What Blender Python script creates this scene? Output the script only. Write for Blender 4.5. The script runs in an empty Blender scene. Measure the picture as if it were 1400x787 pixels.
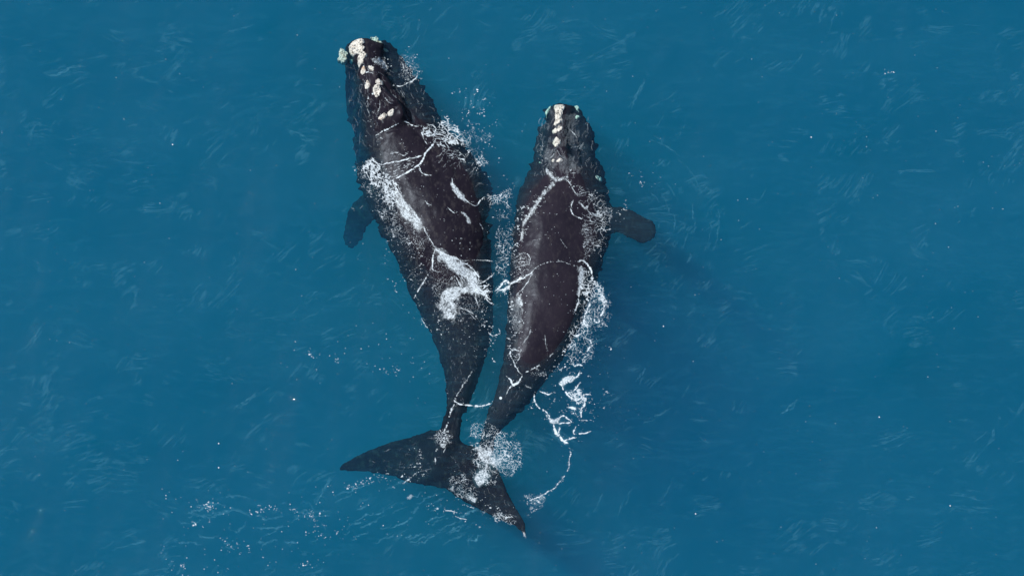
import bpy, bmesh, math, random
import numpy as np
from mathutils import Vector, Matrix
from mathutils.bvhtree import BVHTree

random.seed(7)
RNG = np.random.RandomState(11)

# ------------------------------------------------------------------ camera
DIST, TILT, HALF = 130.0, math.radians(18.0), 16.5
TH = HALF / DIST
scene = bpy.context.scene
cam_d = bpy.data.cameras.new('aerial_camera')
cam_d.sensor_width = 36.0
cam_d.lens = 18.0 / TH
cam_d.clip_start = 1.0
cam_d.clip_end = 6000.0
cam = bpy.data.objects.new('aerial_camera', cam_d)
scene.collection.objects.link(cam)
cam.location = (0.0, -DIST * math.sin(TILT), DIST * math.cos(TILT))
cam.rotation_euler = (TILT, 0.0, 0.0)
scene.camera = cam

# ------------------------------------------------------------------ sky, sun, exposure
SUN_EL, SUN_AZ = math.radians(53.0), math.radians(160.0)   # azimuth measured from +X towards +Y: sun stands to the left, a little up
world = bpy.data.worlds.new("World")
scene.world = world
world.use_nodes = True
wn = world.node_tree
wn.nodes.clear()
wo = wn.nodes.new('ShaderNodeOutputWorld')
bg = wn.nodes.new('ShaderNodeBackground')
sky = wn.nodes.new('ShaderNodeTexSky')
sky.sky_type = 'NISHITA'
sky.sun_disc = False
sky.sun_elevation = SUN_EL
sky.sun_rotation = math.pi / 2 - SUN_AZ
bg.inputs['Strength'].default_value = 0.09
wn.links.new(sky.outputs['Color'], bg.inputs['Color'])
wn.links.new(bg.outputs['Background'], wo.inputs['Surface'])

sun_d = bpy.data.lights.new('sun', 'SUN')
sun_d.energy = 4.0
sun_d.angle = math.radians(0.5)
sun_d.color = (1.0, 0.965, 0.91)
sun = bpy.data.objects.new('sun', sun_d)
scene.collection.objects.link(sun)
sdir = Vector((math.cos(SUN_EL) * math.cos(SUN_AZ), math.cos(SUN_EL) * math.sin(SUN_AZ), math.sin(SUN_EL)))
sun.rotation_euler = sdir.to_track_quat('Z', 'Y').to_euler()
sun.location = sdir * 200

scene.view_settings.view_transform = 'Standard'
scene.view_settings.look = 'None'
scene.view_settings.gamma = 1.0
scene.view_settings.exposure = 0.0
scene.view_settings.use_curve_mapping = False
scene.render.engine = 'CYCLES'
scene.cycles.volume_bounces = 3
scene.cycles.max_bounces = 8
scene.cycles.transparent_max_bounces = 24

# ------------------------------------------------------------------ helpers
CT, ST = math.cos(TILT), math.sin(TILT)

def G(px, py, z=0.0):
    """ground point (metres) seen at photo pixel px, py on the level z"""
    u = (np.asarray(px, float) - 700.0) / 700.0 * TH
    v = -(np.asarray(py, float) - 393.5) / 700.0 * TH
    dx, dy, dz = u, v * CT + ST, v * ST - CT
    t = (z - DIST * CT) / dz
    return dx * t, -DIST * ST + dy * t

def to_px(x, y, z):
    X, Y, Z = x, y + DIST * ST, z - DIST * CT
    v_ = Y * CT + Z * ST
    d_ = -(-Y * ST + Z * CT)
    return 700.0 + X / d_ / TH * 700.0, 393.5 - v_ / d_ / TH * 700.0

def fade(t):
    return t * t * (3 - 2 * t)

def vnoise(x, y, seed=0):
    """smooth value noise, -1..1"""
    x = np.asarray(x, float); y = np.asarray(y, float)
    r = np.random.RandomState(seed + 1000)
    tab = r.rand(256, 256) * 2 - 1
    xi = np.floor(x).astype(int); yi = np.floor(y).astype(int)
    fx = fade(x - xi); fy = fade(y - yi)
    x0, x1, y0, y1 = xi & 255, (xi + 1) & 255, yi & 255, (yi + 1) & 255
    return (tab[x0, y0] * (1 - fx) + tab[x1, y0] * fx) * (1 - fy) + (tab[x0, y1] * (1 - fx) + tab[x1, y1] * fx) * fy

def fbm(x, y, seed=0, octs=4, gain=0.5):
    s = 0; a = 1.0; n = 0
    for k in range(octs):
        s = s + a * vnoise(x * 2 ** k + 17.3 * k, y * 2 ** k + 5.1 * k, seed + k)
        n += a; a *= gain
    return s / n

def worley(x, y, seed=0):
    """F2 - F1 of jittered cells"""
    r = np.random.RandomState(seed + 5000)
    jx, jy = r.rand(256, 256), r.rand(256, 256)
    xi = np.floor(x).astype(int); yi = np.floor(y).astype(int)
    f1 = np.full(x.shape, 9.0); f2 = np.full(x.shape, 9.0)
    for ox in (-1, 0, 1):
        for oy in (-1, 0, 1):
            cx, cy = xi + ox, yi + oy
            d = np.hypot(cx + jx[cx & 255, cy & 255] - x, cy + jy[cx & 255, cy & 255] - y)
            f2 = np.minimum(f2, np.maximum(f1, d)); f1 = np.minimum(f1, d)
    return f2 - f1

def tag(o, label=None, cat=None, group=None, kind=None):
    if label: o['label'] = label
    if cat: o['category'] = cat
    if group: o['group'] = group
    if kind: o['kind'] = kind
    return o

def link(name, me, mat=None, parent=None, smooth=True):
    o = bpy.data.objects.new(name, me)
    scene.collection.objects.link(o)
    if mat: me.materials.append(mat)
    if parent is not None:
        o.parent = parent
        o.matrix_parent_inverse = Matrix.Translation(-parent.location)
    if smooth and len(me.polygons):
        me.polygons.foreach_set('use_smooth', np.ones(len(me.polygons), bool))
    return o

def mesh_np(name, co, quads):
    me = bpy.data.meshes.new(name)
    co = np.asarray(co, np.float32); quads = np.asarray(quads, np.int32)
    k = quads.shape[1]
    me.vertices.add(len(co)); me.vertices.foreach_set('co', co.ravel())
    me.loops.add(quads.size); me.loops.foreach_set('vertex_index', quads.ravel())
    me.polygons.add(len(quads))
    me.polygons.foreach_set('loop_start', np.arange(0, quads.size, k, dtype=np.int32))
    me.update(calc_edges=True)
    return me

def catmull(pts, n):
    """smooth a row-wise table to n rows"""
    P = np.asarray(pts, float)
    t = np.linspace(0, len(P) - 1, n)
    i = np.clip(np.floor(t).astype(int), 0, len(P) - 2)
    f = (t - i)[:, None]
    p0, p1, p2, p3 = P[np.maximum(i - 1, 0)], P[i], P[i + 1], P[np.minimum(i + 2, len(P) - 1)]
    return 0.5 * (2 * p1 + (p2 - p0) * f + (2 * p0 - 5 * p1 + 4 * p2 - p3) * f ** 2 + (3 * p1 - p0 - 3 * p2 + p3) * f ** 3)

# ------------------------------------------------------------------ materials
def nodes(name):
    m = bpy.data.materials.new(name)
    m.use_nodes = True
    nt = m.node_tree
    for n in list(nt.nodes):
        nt.nodes.remove(n)
    return m, nt, nt.nodes.new('ShaderNodeOutputMaterial')

def N(nt, typ, **kw):
    n = nt.nodes.new(typ)
    for k, v in kw.items():
        if k in n.inputs: n.inputs[k].default_value = v
        else: setattr(n, k, v)
    return n

def ramp(nt, fac, a, b, ca=(0, 0, 0, 1), cb=(1, 1, 1, 1)):
    r = nt.nodes.new('ShaderNodeValToRGB')
    r.color_ramp.elements[0].position = a; r.color_ramp.elements[0].color = ca
    r.color_ramp.elements[1].position = b; r.color_ramp.elements[1].color = cb
    nt.links.new(fac, r.inputs['Fac'])
    return r

def make_skin(name, base, mottled):
    m, nt, out = nodes(name)
    L = nt.links.new
    tc = N(nt, 'ShaderNodeTexCoord')
    p = N(nt, 'ShaderNodeBsdfPrincipled', Roughness=0.34)
    p.inputs['Specular IOR Level'].default_value = 0.09
    n1 = N(nt, 'ShaderNodeTexNoise', Scale=0.9, Detail=6.0, Roughness=0.6)
    L(tc.outputs['Object'], n1.inputs['Vector'])
    r1 = ramp(nt, n1.outputs['Fac'], 0.35, 0.7, (base[0] * 0.75, base[1] * 0.75, base[2] * 0.8, 1), (base[0] * 1.35, base[1] * 1.25, base[2] * 1.2, 1))
    # pale worn mottling, stretched a little along the body
    mp = N(nt, 'ShaderNodeMapping'); mp.inputs['Scale'].default_value = (6.0, 3.0, 5.0)
    L(tc.outputs['Object'], mp.inputs['Vector'])
    n2 = N(nt, 'ShaderNodeTexNoise', Scale=1.3, Detail=8.0, Roughness=0.7)
    L(mp.outputs['Vector'], n2.inputs['Vector'])
    r2 = ramp(nt, n2.outputs['Fac'], 0.52, 0.78)
    mul = N(nt, 'ShaderNodeMath', operation='MULTIPLY'); mul.inputs[1].default_value = mottled
    L(r2.outputs['Color'], mul.inputs[0])
    mx = N(nt, 'ShaderNodeMix', data_type='RGBA')
    L(mul.outputs[0], mx.inputs[0]); L(r1.outputs['Color'], mx.inputs[6]); mx.inputs[7].default_value = (0.075, 0.07, 0.07, 1)
    # thin scratches
    mp3 = N(nt, 'ShaderNodeMapping'); mp3.inputs['Scale'].default_value = (9.0, 0.9, 3.0); mp3.inputs['Rotation'].default_value = (0, 0, 0.35)
    L(tc.outputs['Object'], mp3.inputs['Vector'])
    n3 = N(nt, 'ShaderNodeTexNoise', Scale=1.0, Detail=3.0, Roughness=0.5)
    L(mp3.outputs['Vector'], n3.inputs['Vector'])
    r3 = ramp(nt, n3.outputs['Fac'], 0.69, 0.74)
    m3 = N(nt, 'ShaderNodeMath', operation='MULTIPLY'); m3.inputs[1].default_value = 0.12
    L(r3.outputs['Color'], m3.inputs[0])
    mx2 = N(nt, 'ShaderNodeMix', data_type='RGBA')
    L(m3.outputs[0], mx2.inputs[0]); L(mx.outputs[2], mx2.inputs[6]); mx2.inputs[7].default_value = (0.25, 0.24, 0.25, 1)
    L(mx2.outputs[2], p.inputs['Base Color'])
    rr = ramp(nt, n2.outputs['Fac'], 0.3, 0.7, (0.22, 0.22, 0.22, 1), (0.4, 0.4, 0.4, 1))
    L(rr.outputs['Color'], p.inputs['Roughness'])
    b = N(nt, 'ShaderNodeBump', Strength=0.35, Distance=0.02)
    n4 = N(nt, 'ShaderNodeTexNoise', Scale=7.0, Detail=6.0, Roughness=0.65)
    L(tc.outputs['Object'], n4.inputs['Vector'])
    L(n4.outputs['Fac'], b.inputs['Height'])
    L(b.outputs['Normal'], p.inputs['Normal'])
    geo = N(nt, 'ShaderNodeNewGeometry'); sx = N(nt, 'ShaderNodeSeparateXYZ'); mr = N(nt, 'ShaderNodeMapRange')
    L(geo.outputs['Position'], sx.inputs[0]); L(sx.outputs['Z'], mr.inputs['Value'])
    mr.inputs['From Min'].default_value = -0.06; mr.inputs['From Max'].default_value = 0.06
    mr.inputs['To Min'].default_value = 0.0; mr.inputs['To Max'].default_value = 0.07
    L(mr.outputs['Result'], p.inputs['Specular IOR Level'])
    p.inputs['Specular Tint'].default_value = (0.72, 0.84, 1.0, 1)
    L(p.outputs['BSDF'], out.inputs['Surface'])
    return m

SKIN_A = make_skin('adult_whale_skin', (0.0150, 0.0134, 0.0210), 0.8)
SKIN_B = make_skin('calf_whale_skin', (0.0208, 0.0188, 0.0282), 0.5)

def make_callosity():
    m, nt, out = nodes('callosity_crust')
    L = nt.links.new
    tc = N(nt, 'ShaderNodeTexCoord')
    p = N(nt, 'ShaderNodeBsdfPrincipled', Roughness=0.85)
    n1 = N(nt, 'ShaderNodeTexNoise', Scale=8.5, Detail=8.0, Roughness=0.75)
    L(tc.outputs['Object'], n1.inputs['Vector'])
    r1 = ramp(nt, n1.outputs['Fac'], 0.38, 0.50, (0.16, 0.145, 0.12, 1), (0.71, 0.69, 0.63, 1))
    n2 = N(nt, 'ShaderNodeTexNoise', Scale=1.9, Detail=2.0)
    L(tc.outputs['Object'], n2.inputs['Vector'])
    r2 = ramp(nt, n2.outputs['Fac'], 0.62, 0.72)
    m2 = N(nt, 'ShaderNodeMath', operation='MULTIPLY'); m2.inputs[1].default_value = 0.5
    L(r2.outputs['Color'], m2.inputs[0])
    mx = N(nt, 'ShaderNodeMix', data_type='RGBA')
    L(m2.outputs[0], mx.inputs[0]); L(r1.outputs['Color'], mx.inputs[6]); mx.inputs[7].default_value = (0.62, 0.36, 0.2, 1)
    L(mx.outputs[2], p.inputs['Base Color'])
    b = N(nt, 'ShaderNodeBump', Strength=0.9, Distance=0.04)
    v = N(nt, 'ShaderNodeTexVoronoi', Scale=9.0)
    L(tc.outputs['Object'], v.inputs['Vector'])
    L(v.outputs['Distance'], b.inputs['Height'])
    L(b.outputs['Normal'], p.inputs['Normal'])
    L(p.outputs['BSDF'], out.inputs['Surface'])
    return m
CALL = make_callosity()

def make_water():
    m, nt, out = nodes('ocean_water')
    L = nt.links.new
    tc = N(nt, 'ShaderNodeTexCoord')
    mp = N(nt, 'ShaderNodeMapping'); mp.inputs['Rotation'].default_value = (0, 0, math.radians(-38)); mp.inputs['Scale'].default_value = (1.0, 2.2, 1.0)
    L(tc.outputs['Object'], mp.inputs['Vector'])
    n1 = N(nt, 'ShaderNodeTexNoise', Scale=2.4, Detail=7.0, Roughness=0.62, Distortion=0.6)
    L(mp.outputs['Vector'], n1.inputs['Vector'])
    b = N(nt, 'ShaderNodeBump', Strength=0.5, Distance=0.028)
    L(n1.outputs['Fac'], b.inputs['Height'])
    tr = N(nt, 'ShaderNodeBsdfTransparent')
    gl = N(nt, 'ShaderNodeBsdfGlossy', Roughness=0.04)
    L(b.outputs['Normal'], gl.inputs['Normal'])
    fr = N(nt, 'ShaderNodeFresnel', IOR=1.33)
    L(b.outputs['Normal'], fr.inputs['Normal'])
    ms = N(nt, 'ShaderNodeMixShader')
    L(fr.outputs['Fac'], ms.inputs['Fac']); L(tr.outputs['BSDF'], ms.inputs[1]); L(gl.outputs['BSDF'], ms.inputs[2])
    # pale blue mottling: light and dark of swell and ripples painted on the surface
    mb = N(nt, 'ShaderNodeMapping'); mb.inputs['Rotation'].default_value = (0, 0, math.radians(-28)); mb.inputs['Scale'].default_value = (0.11, 0.30, 1.0)
    L(tc.outputs['Object'], mb.inputs['Vector'])
    nb = N(nt, 'ShaderNodeTexNoise', Scale=1.0, Detail=5.0, Roughness=0.6, Distortion=0.8)
    L(mb.outputs['Vector'], nb.inputs['Vector'])
    mf = N(nt, 'ShaderNodeMapping'); mf.inputs['Rotation'].default_value = (0, 0, math.radians(-35)); mf.inputs['Scale'].default_value = (1.1, 4.6, 1.0)
    L(tc.outputs['Object'], mf.inputs['Vector'])
    nf = N(nt, 'ShaderNodeTexNoise', Scale=1.0, Detail=6.0, Roughness=0.62, Distortion=1.4)
    L(mf.outputs['Vector'], nf.inputs['Vector'])
    rb = ramp(nt, nb.outputs['Fac'], 0.36, 0.68, (0, 0, 0, 1), (0.024, 0.024, 0.024, 1))
    rf = ramp(nt, nf.outputs['Fac'], 0.50, 0.74, (0, 0, 0, 1), (0.036, 0.036, 0.036, 1))
    sm = N(nt, 'ShaderNodeMath', operation='ADD')
    L(rb.outputs['Color'], sm.inputs[0]); L(rf.outputs['Color'], sm.inputs[1])
    db = N(nt, 'ShaderNodeBsdfDiffuse'); db.inputs['Color'].default_value = (0.10, 0.45, 0.66, 1)
    mb2 = N(nt, 'ShaderNodeMixShader')
    L(sm.outputs[0], mb2.inputs['Fac']); L(ms.outputs['Shader'], mb2.inputs[1]); L(db.outputs['BSDF'], mb2.inputs[2])
    L(mb2.outputs['Shader'], out.inputs['Surface'])
    vs = N(nt, 'ShaderNodeVolumeScatter', Density=WATER_SCATTER[3], Anisotropy=0.0)
    vs.inputs['Color'].default_value = (*WATER_SCATTER[:3], 1)
    va = N(nt, 'ShaderNodeVolumeAbsorption', Density=WATER_ABSORB[3])
    va.inputs['Color'].default_value = (*WATER_ABSORB[:3], 1)
    ad = N(nt, 'ShaderNodeAddShader')
    L(vs.outputs['Volume'], ad.inputs[0]); L(va.outputs['Volume'], ad.inputs[1])
    L(ad.outputs['Shader'], out.inputs['Volume'])
    return m
WATER_SCATTER = (0.22, 0.46, 1.0, 0.113)
WATER_ABSORB = (0.0, 0.941, 0.955, 0.95)
WATER = make_water()

def make_foam(name, col):
    m, nt, out = nodes(name)
    L = nt.links.new
    at = N(nt, 'ShaderNodeAttribute', attribute_name='cover')
    d = N(nt, 'ShaderNodeBsdfDiffuse'); d.inputs['Color'].default_value = (*col, 1)
    t = N(nt, 'ShaderNodeBsdfTransparent')
    ms = N(nt, 'ShaderNodeMixShader')
    L(at.outputs['Fac'], ms.inputs['Fac']); L(t.outputs['BSDF'], ms.inputs[1]); L(d.outputs['BSDF'], ms.inputs[2])
    L(ms.outputs['Shader'], out.inputs['Surface'])
    return m
FOAM = make_foam('white_foam_and_glints', (0.74, 0.84, 0.90))  # also colours the painted glints and sparkles
FILM = make_foam('blue_ripple_light_and_bubbles', (0.22, 0.62, 0.80))  # pale tint for painted ripple light and fine bubbles

m, nt, out = nodes('deep_seabed_sand')
p = N(nt, 'ShaderNodeBsdfPrincipled', Roughness=0.9)
n = N(nt, 'ShaderNodeTexNoise', Scale=0.15, Detail=5.0)
r = ramp(nt, n.outputs['Fac'], 0.3, 0.7, (0.10, 0.10, 0.08, 1), (0.25, 0.23, 0.18, 1))
nt.links.new(r.outputs['Color'], p.inputs['Base Color']); nt.links.new(p.outputs['BSDF'], out.inputs['Surface'])
SAND = m

# ------------------------------------------------------------------ the sea
_w = np.random.RandomState(3)
WAVES = []
for lam, amp, cnt in ((9.0, 0.030, 5), (4.0, 0.015, 7), (1.8, 0.006, 10), (0.8, 0.002, 14)):
    for _ in range(cnt):
        a = math.radians(130 + _w.normal(0, 38))
        k = 2 * math.pi / (lam * _w.uniform(0.7, 1.4))
        WAVES.append((k * math.cos(a), k * math.sin(a), _w.uniform(0, 6.28), amp * _w.uniform(0.6, 1.3)))

def sea_z(x, y):
    z = np.zeros(np.shape(x))
    for kx, ky, ph, a in WAVES:
        s = np.sin(kx * x + ky * y + ph)
        z = z + a * s + 0.25 * a * (s * s)
    return z

def stretched(lo, hi, step, far):
    c = list(np.arange(lo, hi + step / 2, step))
    s = step; v = c[-1]
    up = []
    while v < far:
        s *= 1.35; v += s; up.append(v)
    s = step; v = c[0]; dn = []
    while v > -far:
        s *= 1.35; v -= s; dn.append(v)
    return np.array(dn[::-1] + c + up)

gx, gy = stretched(-19, 19, 0.075, 2500.0), stretched(-12, 12, 0.075, 2500.0)
XX, YY = np.meshgrid(gx, gy, indexing='ij')
ZZ = sea_z(XX, YY)
far_mask = np.clip(1 - (np.maximum(np.abs(XX) - 19, np.abs(YY) - 12)) / 20.0, 0, 1)
ZZ = ZZ * far_mask
nx, ny = len(gx), len(gy)
idx = np.arange(nx * ny).reshape(nx, ny)
top = np.stack([idx[:-1, :-1], idx[1:, :-1], idx[1:, 1:], idx[:-1, 1:]], -1).reshape(-1, 4)
co = np.stack([XX, YY, ZZ], -1).reshape(-1, 3)
per = np.concatenate([idx[:, 0], idx[-1, 1:], idx[-2::-1, -1], idx[0, -2:0:-1]])
low = co[per].copy(); low[:, 2] = -40.0
base = len(co)
nxt = np.roll(np.arange(len(per)), -1)
skirt = np.stack([per, base + np.arange(len(per)), base + nxt, per[nxt]], -1)
co = np.concatenate([co, low])
me = mesh_np('sea_water', co, np.concatenate([top, skirt]))
bm = bmesh.new(); bm.from_mesh(me); bm.verts.ensure_lookup_table()
bm.faces.new([bm.verts[base + i] for i in range(len(per))][::-1])
bmesh.ops.recalc_face_normals(bm, faces=bm.faces); bm.to_mesh(me); bm.free()
tag(link('sea_water', me, WATER), kind='structure')
s = 2490.0
me = mesh_np('seabed', [(-s, -s, -36), (s, -s, -36), (s, s, -36), (-s, s, -36)], [(0, 1, 2, 3)])
tag(link('seabed', me, SAND), kind='structure')
# ------------------------------------------------------------------ whale bodies
RS = 40
def loft(rows, n, verts, faces, flat=1.0):
    """rows: (lx, ly, rx, ry, z_top, half_height_up, half_height_down, skew) in photo pixels / metres"""
    R = catmull(rows, n)
    base = len(verts)
    for q in R:
        lx, ly, rx, ry, zt, hu, hd, sk = q
        hu = max(hu, 0.01); hd = max(hd, 0.01)
        zc = zt - hu
        ax, ay = G(lx, ly, zc); bx, by = G(rx, ry, zc)
        cx, cy = (ax + bx) / 2, (ay + by) / 2
        wx, wy = (bx - ax) / 2, (by - ay) / 2
        for k in range(RS):
            th = 2 * math.pi * k / RS
            c, s_ = math.cos(th), math.sin(th)
            u = c + sk * max(s_, 0) ** 2
            z = zc + (hu if s_ > 0 else hd) * (abs(s_) ** flat) * (1 if s_ > 0 else -1)
            verts.append((float(cx + wx * u), float(cy + wy * u), float(z)))
    for i in range(len(R) - 1):
        for k in range(RS):
            a = base + i * RS + k; b = base + i * RS + (k + 1) % RS
            faces.append((a, b, b + RS, a + RS))
    faces.append(tuple(base + k for k in range(RS))[::-1])
    faces.append(tuple(base + (len(R) - 1) * RS + k for k in range(RS)))

def build_body(name, lofts, voxel, mat, parent, detail):
    verts, faces = [], []
    for rows, n, flat in lofts:
        loft(rows, n, verts, faces, flat)
    me = bpy.data.meshes.new(name)
    me.from_pydata(verts, [], faces)
    bm = bmesh.new(); bm.from_mesh(me)
    bmesh.ops.recalc_face_normals(bm, faces=bm.faces); bm.to_mesh(me); bm.free()
    o = bpy.data.objects.new('body', me); scene.collection.objects.link(o)
    md = o.modifiers.new('r', 'REMESH'); md.mode = 'VOXEL'; md.voxel_size = voxel
    ms = o.modifiers.new('s', 'SMOOTH'); ms.factor = 0.5; ms.iterations = 6
    dg = bpy.context.evaluated_depsgraph_get()
    me2 = bpy.data.meshes.new_from_object(o.evaluated_get(dg))
    bpy.data.objects.remove(o)
    n = len(me2.vertices)
    c = np.zeros(n * 3); me2.vertices.foreach_get('co', c); c = c.reshape(-1, 3)
    nr = np.zeros(n * 3); me2.vertices.foreach_get('normal', nr); nr = nr.reshape(-1, 3)
    px, py = to_px(c[:, 0], c[:, 1], c[:, 2])
    c = detail(c, nr, px, py)
    me2.vertices.foreach_set('co', c.ravel()); me2.update()
    me2.materials.clear()
    ob = link('body', me2, mat, parent)
    return ob, BVHTree.FromPolygons([Vector(v) for v in c.tolist()], [tuple(p_.vertices) for p_ in me2.polygons])

def seg_dist(px, py, pts):
    """distance in pixels to a polyline"""
    d = np.full(np.shape(px), 1e9)
    for (x0, y0), (x1, y1) in zip(pts[:-1], pts[1:]):
        vx, vy = x1 - x0, y1 - y0
        t = np.clip(((px - x0) * vx + (py - y0) * vy) / (vx * vx + vy * vy + 1e-9), 0, 1)
        d = np.minimum(d, np.hypot(px - x0 - t * vx, py - y0 - t * vy))
    return d

def ragged(c, nr, px, py, amp, seed):
    """skin folds and lumps; extra noise on submerged flanks puts ripple refraction into the shape"""
    up = np.clip(nr[:, 2], 0, 1)
    side = 1 - up
    n1 = fbm(px / 9.0, py / 6.0, seed, 4)
    n2 = fbm(px / 34.0, py / 45.0, seed + 9, 3)
    n3 = fbm(px / 16.0, py / 5.5, seed + 20, 3, 0.6) * (0.6 + vnoise(px / 30.0, py / 17.0, seed + 21))
    deep = np.clip((-c[:, 2] - 0.05) / 0.3, 0, 1)
    fin = ((px < 508) & (py > 258)) | (px > 838)
    deep = np.where(fin, 0.15, deep)
    front = 0.35 + 0.65 * np.clip((420 - py) / 80.0, 0, 1)
    d = (n1 * 0.6 + n3 * 1.3 * deep) * amp * (0.05 + side) * front + n2 * 0.05 * up
    return c + nr * d[:, None]

# adult whale, left of the pair ----------------------------------------
A_BODY = [  # lx, ly, rx, ry, top, up, down, skew
    (488, 56, 516, 54, -0.34, 0.16, 0.25, 0.0),
    (473, 62, 530, 60, -0.28, 0.32, 0.55, 0.0),
    (471, 72, 545, 70, -0.30, 0.38, 0.8, 0.0),
    (471, 84, 553, 82, -0.30, 0.42, 1.0, 0.0),
    (471, 100, 564, 98, -0.30, 0.48, 1.2, 0.05),
    (471, 120, 577, 118, -0.28, 0.55, 1.4, 0.05),
    (473, 140, 590, 138, -0.22, 0.65, 1.6, 0.08),
    (476, 160, 600, 158, -0.05, 0.80, 1.7, 0.08),
    (480, 180, 613, 178, 0.14, 0.95, 1.8, 0.08),
    (484, 200, 632, 198, 0.25, 1.05, 1.8, 0.05),
    (485, 220, 649, 218, 0.28, 1.10, 1.8, 0.05),
    (488, 240, 661, 238, 0.30, 1.10, 1.8, 0.12),
    (494, 260, 667, 258, 0.32, 1.10, 1.8, 0.20),
    (503, 280, 668, 278, 0.34, 1.05, 1.8, 0.25),
    (512, 300, 668, 298, 0.34, 1.00, 1.7, 0.28),
    (522, 320, 669, 318, 0.32, 0.95, 1.6, 0.28),
    (534, 340, 671, 338, 0.27, 0.90, 1.6, 0.26),
    (544, 360, 672, 358, 0.16, 0.85, 1.5, 0.20),
    (553, 380, 673, 378, 0.05, 0.80, 1.4, 0.15),
    (560, 400, 674, 398, -0.03, 0.75, 1.35, 0.1),
    (571, 420, 674, 418, -0.08, 0.70, 1.3, 0.08),
    (581, 440, 674, 438, -0.10, 0.68, 1.2, 0.05),
    (591, 460, 672, 458, -0.12, 0.62, 1.1, 0.05),
    (599, 480, 667, 478, -0.12, 0.58, 1.0, 0.0),
    (605, 500, 661, 498, -0.10, 0.52, 0.9, 0.0),
    (609, 520, 654, 518, -0.08, 0.46, 0.8, 0.0),
    (611, 540, 647, 538, -0.06, 0.40, 0.7, 0.0),
    (610, 560, 638, 558, -0.05, 0.34, 0.55, 0.0),
    (604, 577, 631, 576, -0.08, 0.26, 0.4, 0.0),
    (600, 592, 630, 592, -0.10, 0.22, 0.3, 0.0),
    (597, 610, 626, 610, -0.14, 0.18, 0.22, 0.0),
    (596, 634, 618, 634, -0.22, 0.12, 0.14, 0.0)]
A_ROSTRUM = [
    (479, 58, 503, 54, 0.02, 0.20, 0.6, 0.0),
    (477, 66, 522, 61, 0.12, 0.30, 0.7, 0.0),
    (482, 76, 523, 72, 0.20, 0.42, 0.7, 0.0),
    (487, 90, 526, 86, 0.25, 0.50, 0.8, 0.0),
    (491, 106, 531, 102, 0.28, 0.55, 0.8, 0.0),
    (495, 122, 538, 118, 0.32, 0.60, 0.8, 0.0),
    (499, 138, 549, 134, 0.36, 0.65, 0.9, 0.0),
    (503, 152, 559, 148, 0.36, 0.70, 0.9, 0.0),
    (506, 168, 567, 163, 0.30, 0.70, 0.9, 0.0),
    (508, 186, 575, 182, 0.26, 0.70, 0.9, 0.0),
    (510, 206, 585, 202, 0.18, 0.70, 0.9, 0.0)]
def fluke(le, te, z0, z1, t0, t1):
    n = len(le)
    rows = []
    for i, (a, b) in enumerate(zip(le, te)):
        f = i / (n - 1)
        th = t0 + (t1 - t0) * f
        rows.append((a[0], a[1], b[0], b[1], z0 + (z1 - z0) * f, th, th, -0.2))
    return rows
A_FLUKE_L = fluke([(612, 588), (592, 587), (562, 596), (531, 604), (501, 616), (474, 630), (463, 640)],
                  [(606, 668), (588, 664), (567, 661), (545, 653), (513, 646), (482, 644), (465, 644)], -0.26, -0.62, 0.17, 0.035)
A_FLUKE_R = fluke([(612, 586), (636, 606), (655, 612), (678, 636), (693, 670), (706, 694), (717, 712), (719, 727)],
                  [(588, 652), (604, 664), (623, 678), (651, 694), (682, 710), (702, 718), (713, 727), (717, 733)], -0.24, -0.16, 0.17, 0.035)
A_FIN_L = [
    (512, 262, 524, 300, -0.62, 0.22, 0.22, 0.0),
    (496, 268, 516, 298, -0.85, 0.18, 0.18, 0.0),
    (481, 280, 505, 306, -1.15, 0.14, 0.14, 0.0),
    (474, 298, 499, 318, -1.45, 0.10, 0.10, 0.0),
    (469, 316, 494, 329, -1.75, 0.07, 0.07, 0.0),
    (469, 330, 488, 338, -1.95, 0.04, 0.04, 0.0),
    (474, 339, 484, 341, -2.05, 0.02, 0.02, 0.0)]
A_FIN_R = [
    (640, 226, 630, 270, -0.75, 0.22, 0.22, 0.0),
    (655, 230, 648, 274, -0.80, 0.18, 0.18, 0.0),
    (667, 240, 660, 280, -0.95, 0.12, 0.12, 0.0),
    (673, 252, 664, 284, -1.2, 0.07, 0.07, 0.0),
    (673, 266, 668, 280, -1.35, 0.03, 0.03, 0.0)]

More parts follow.
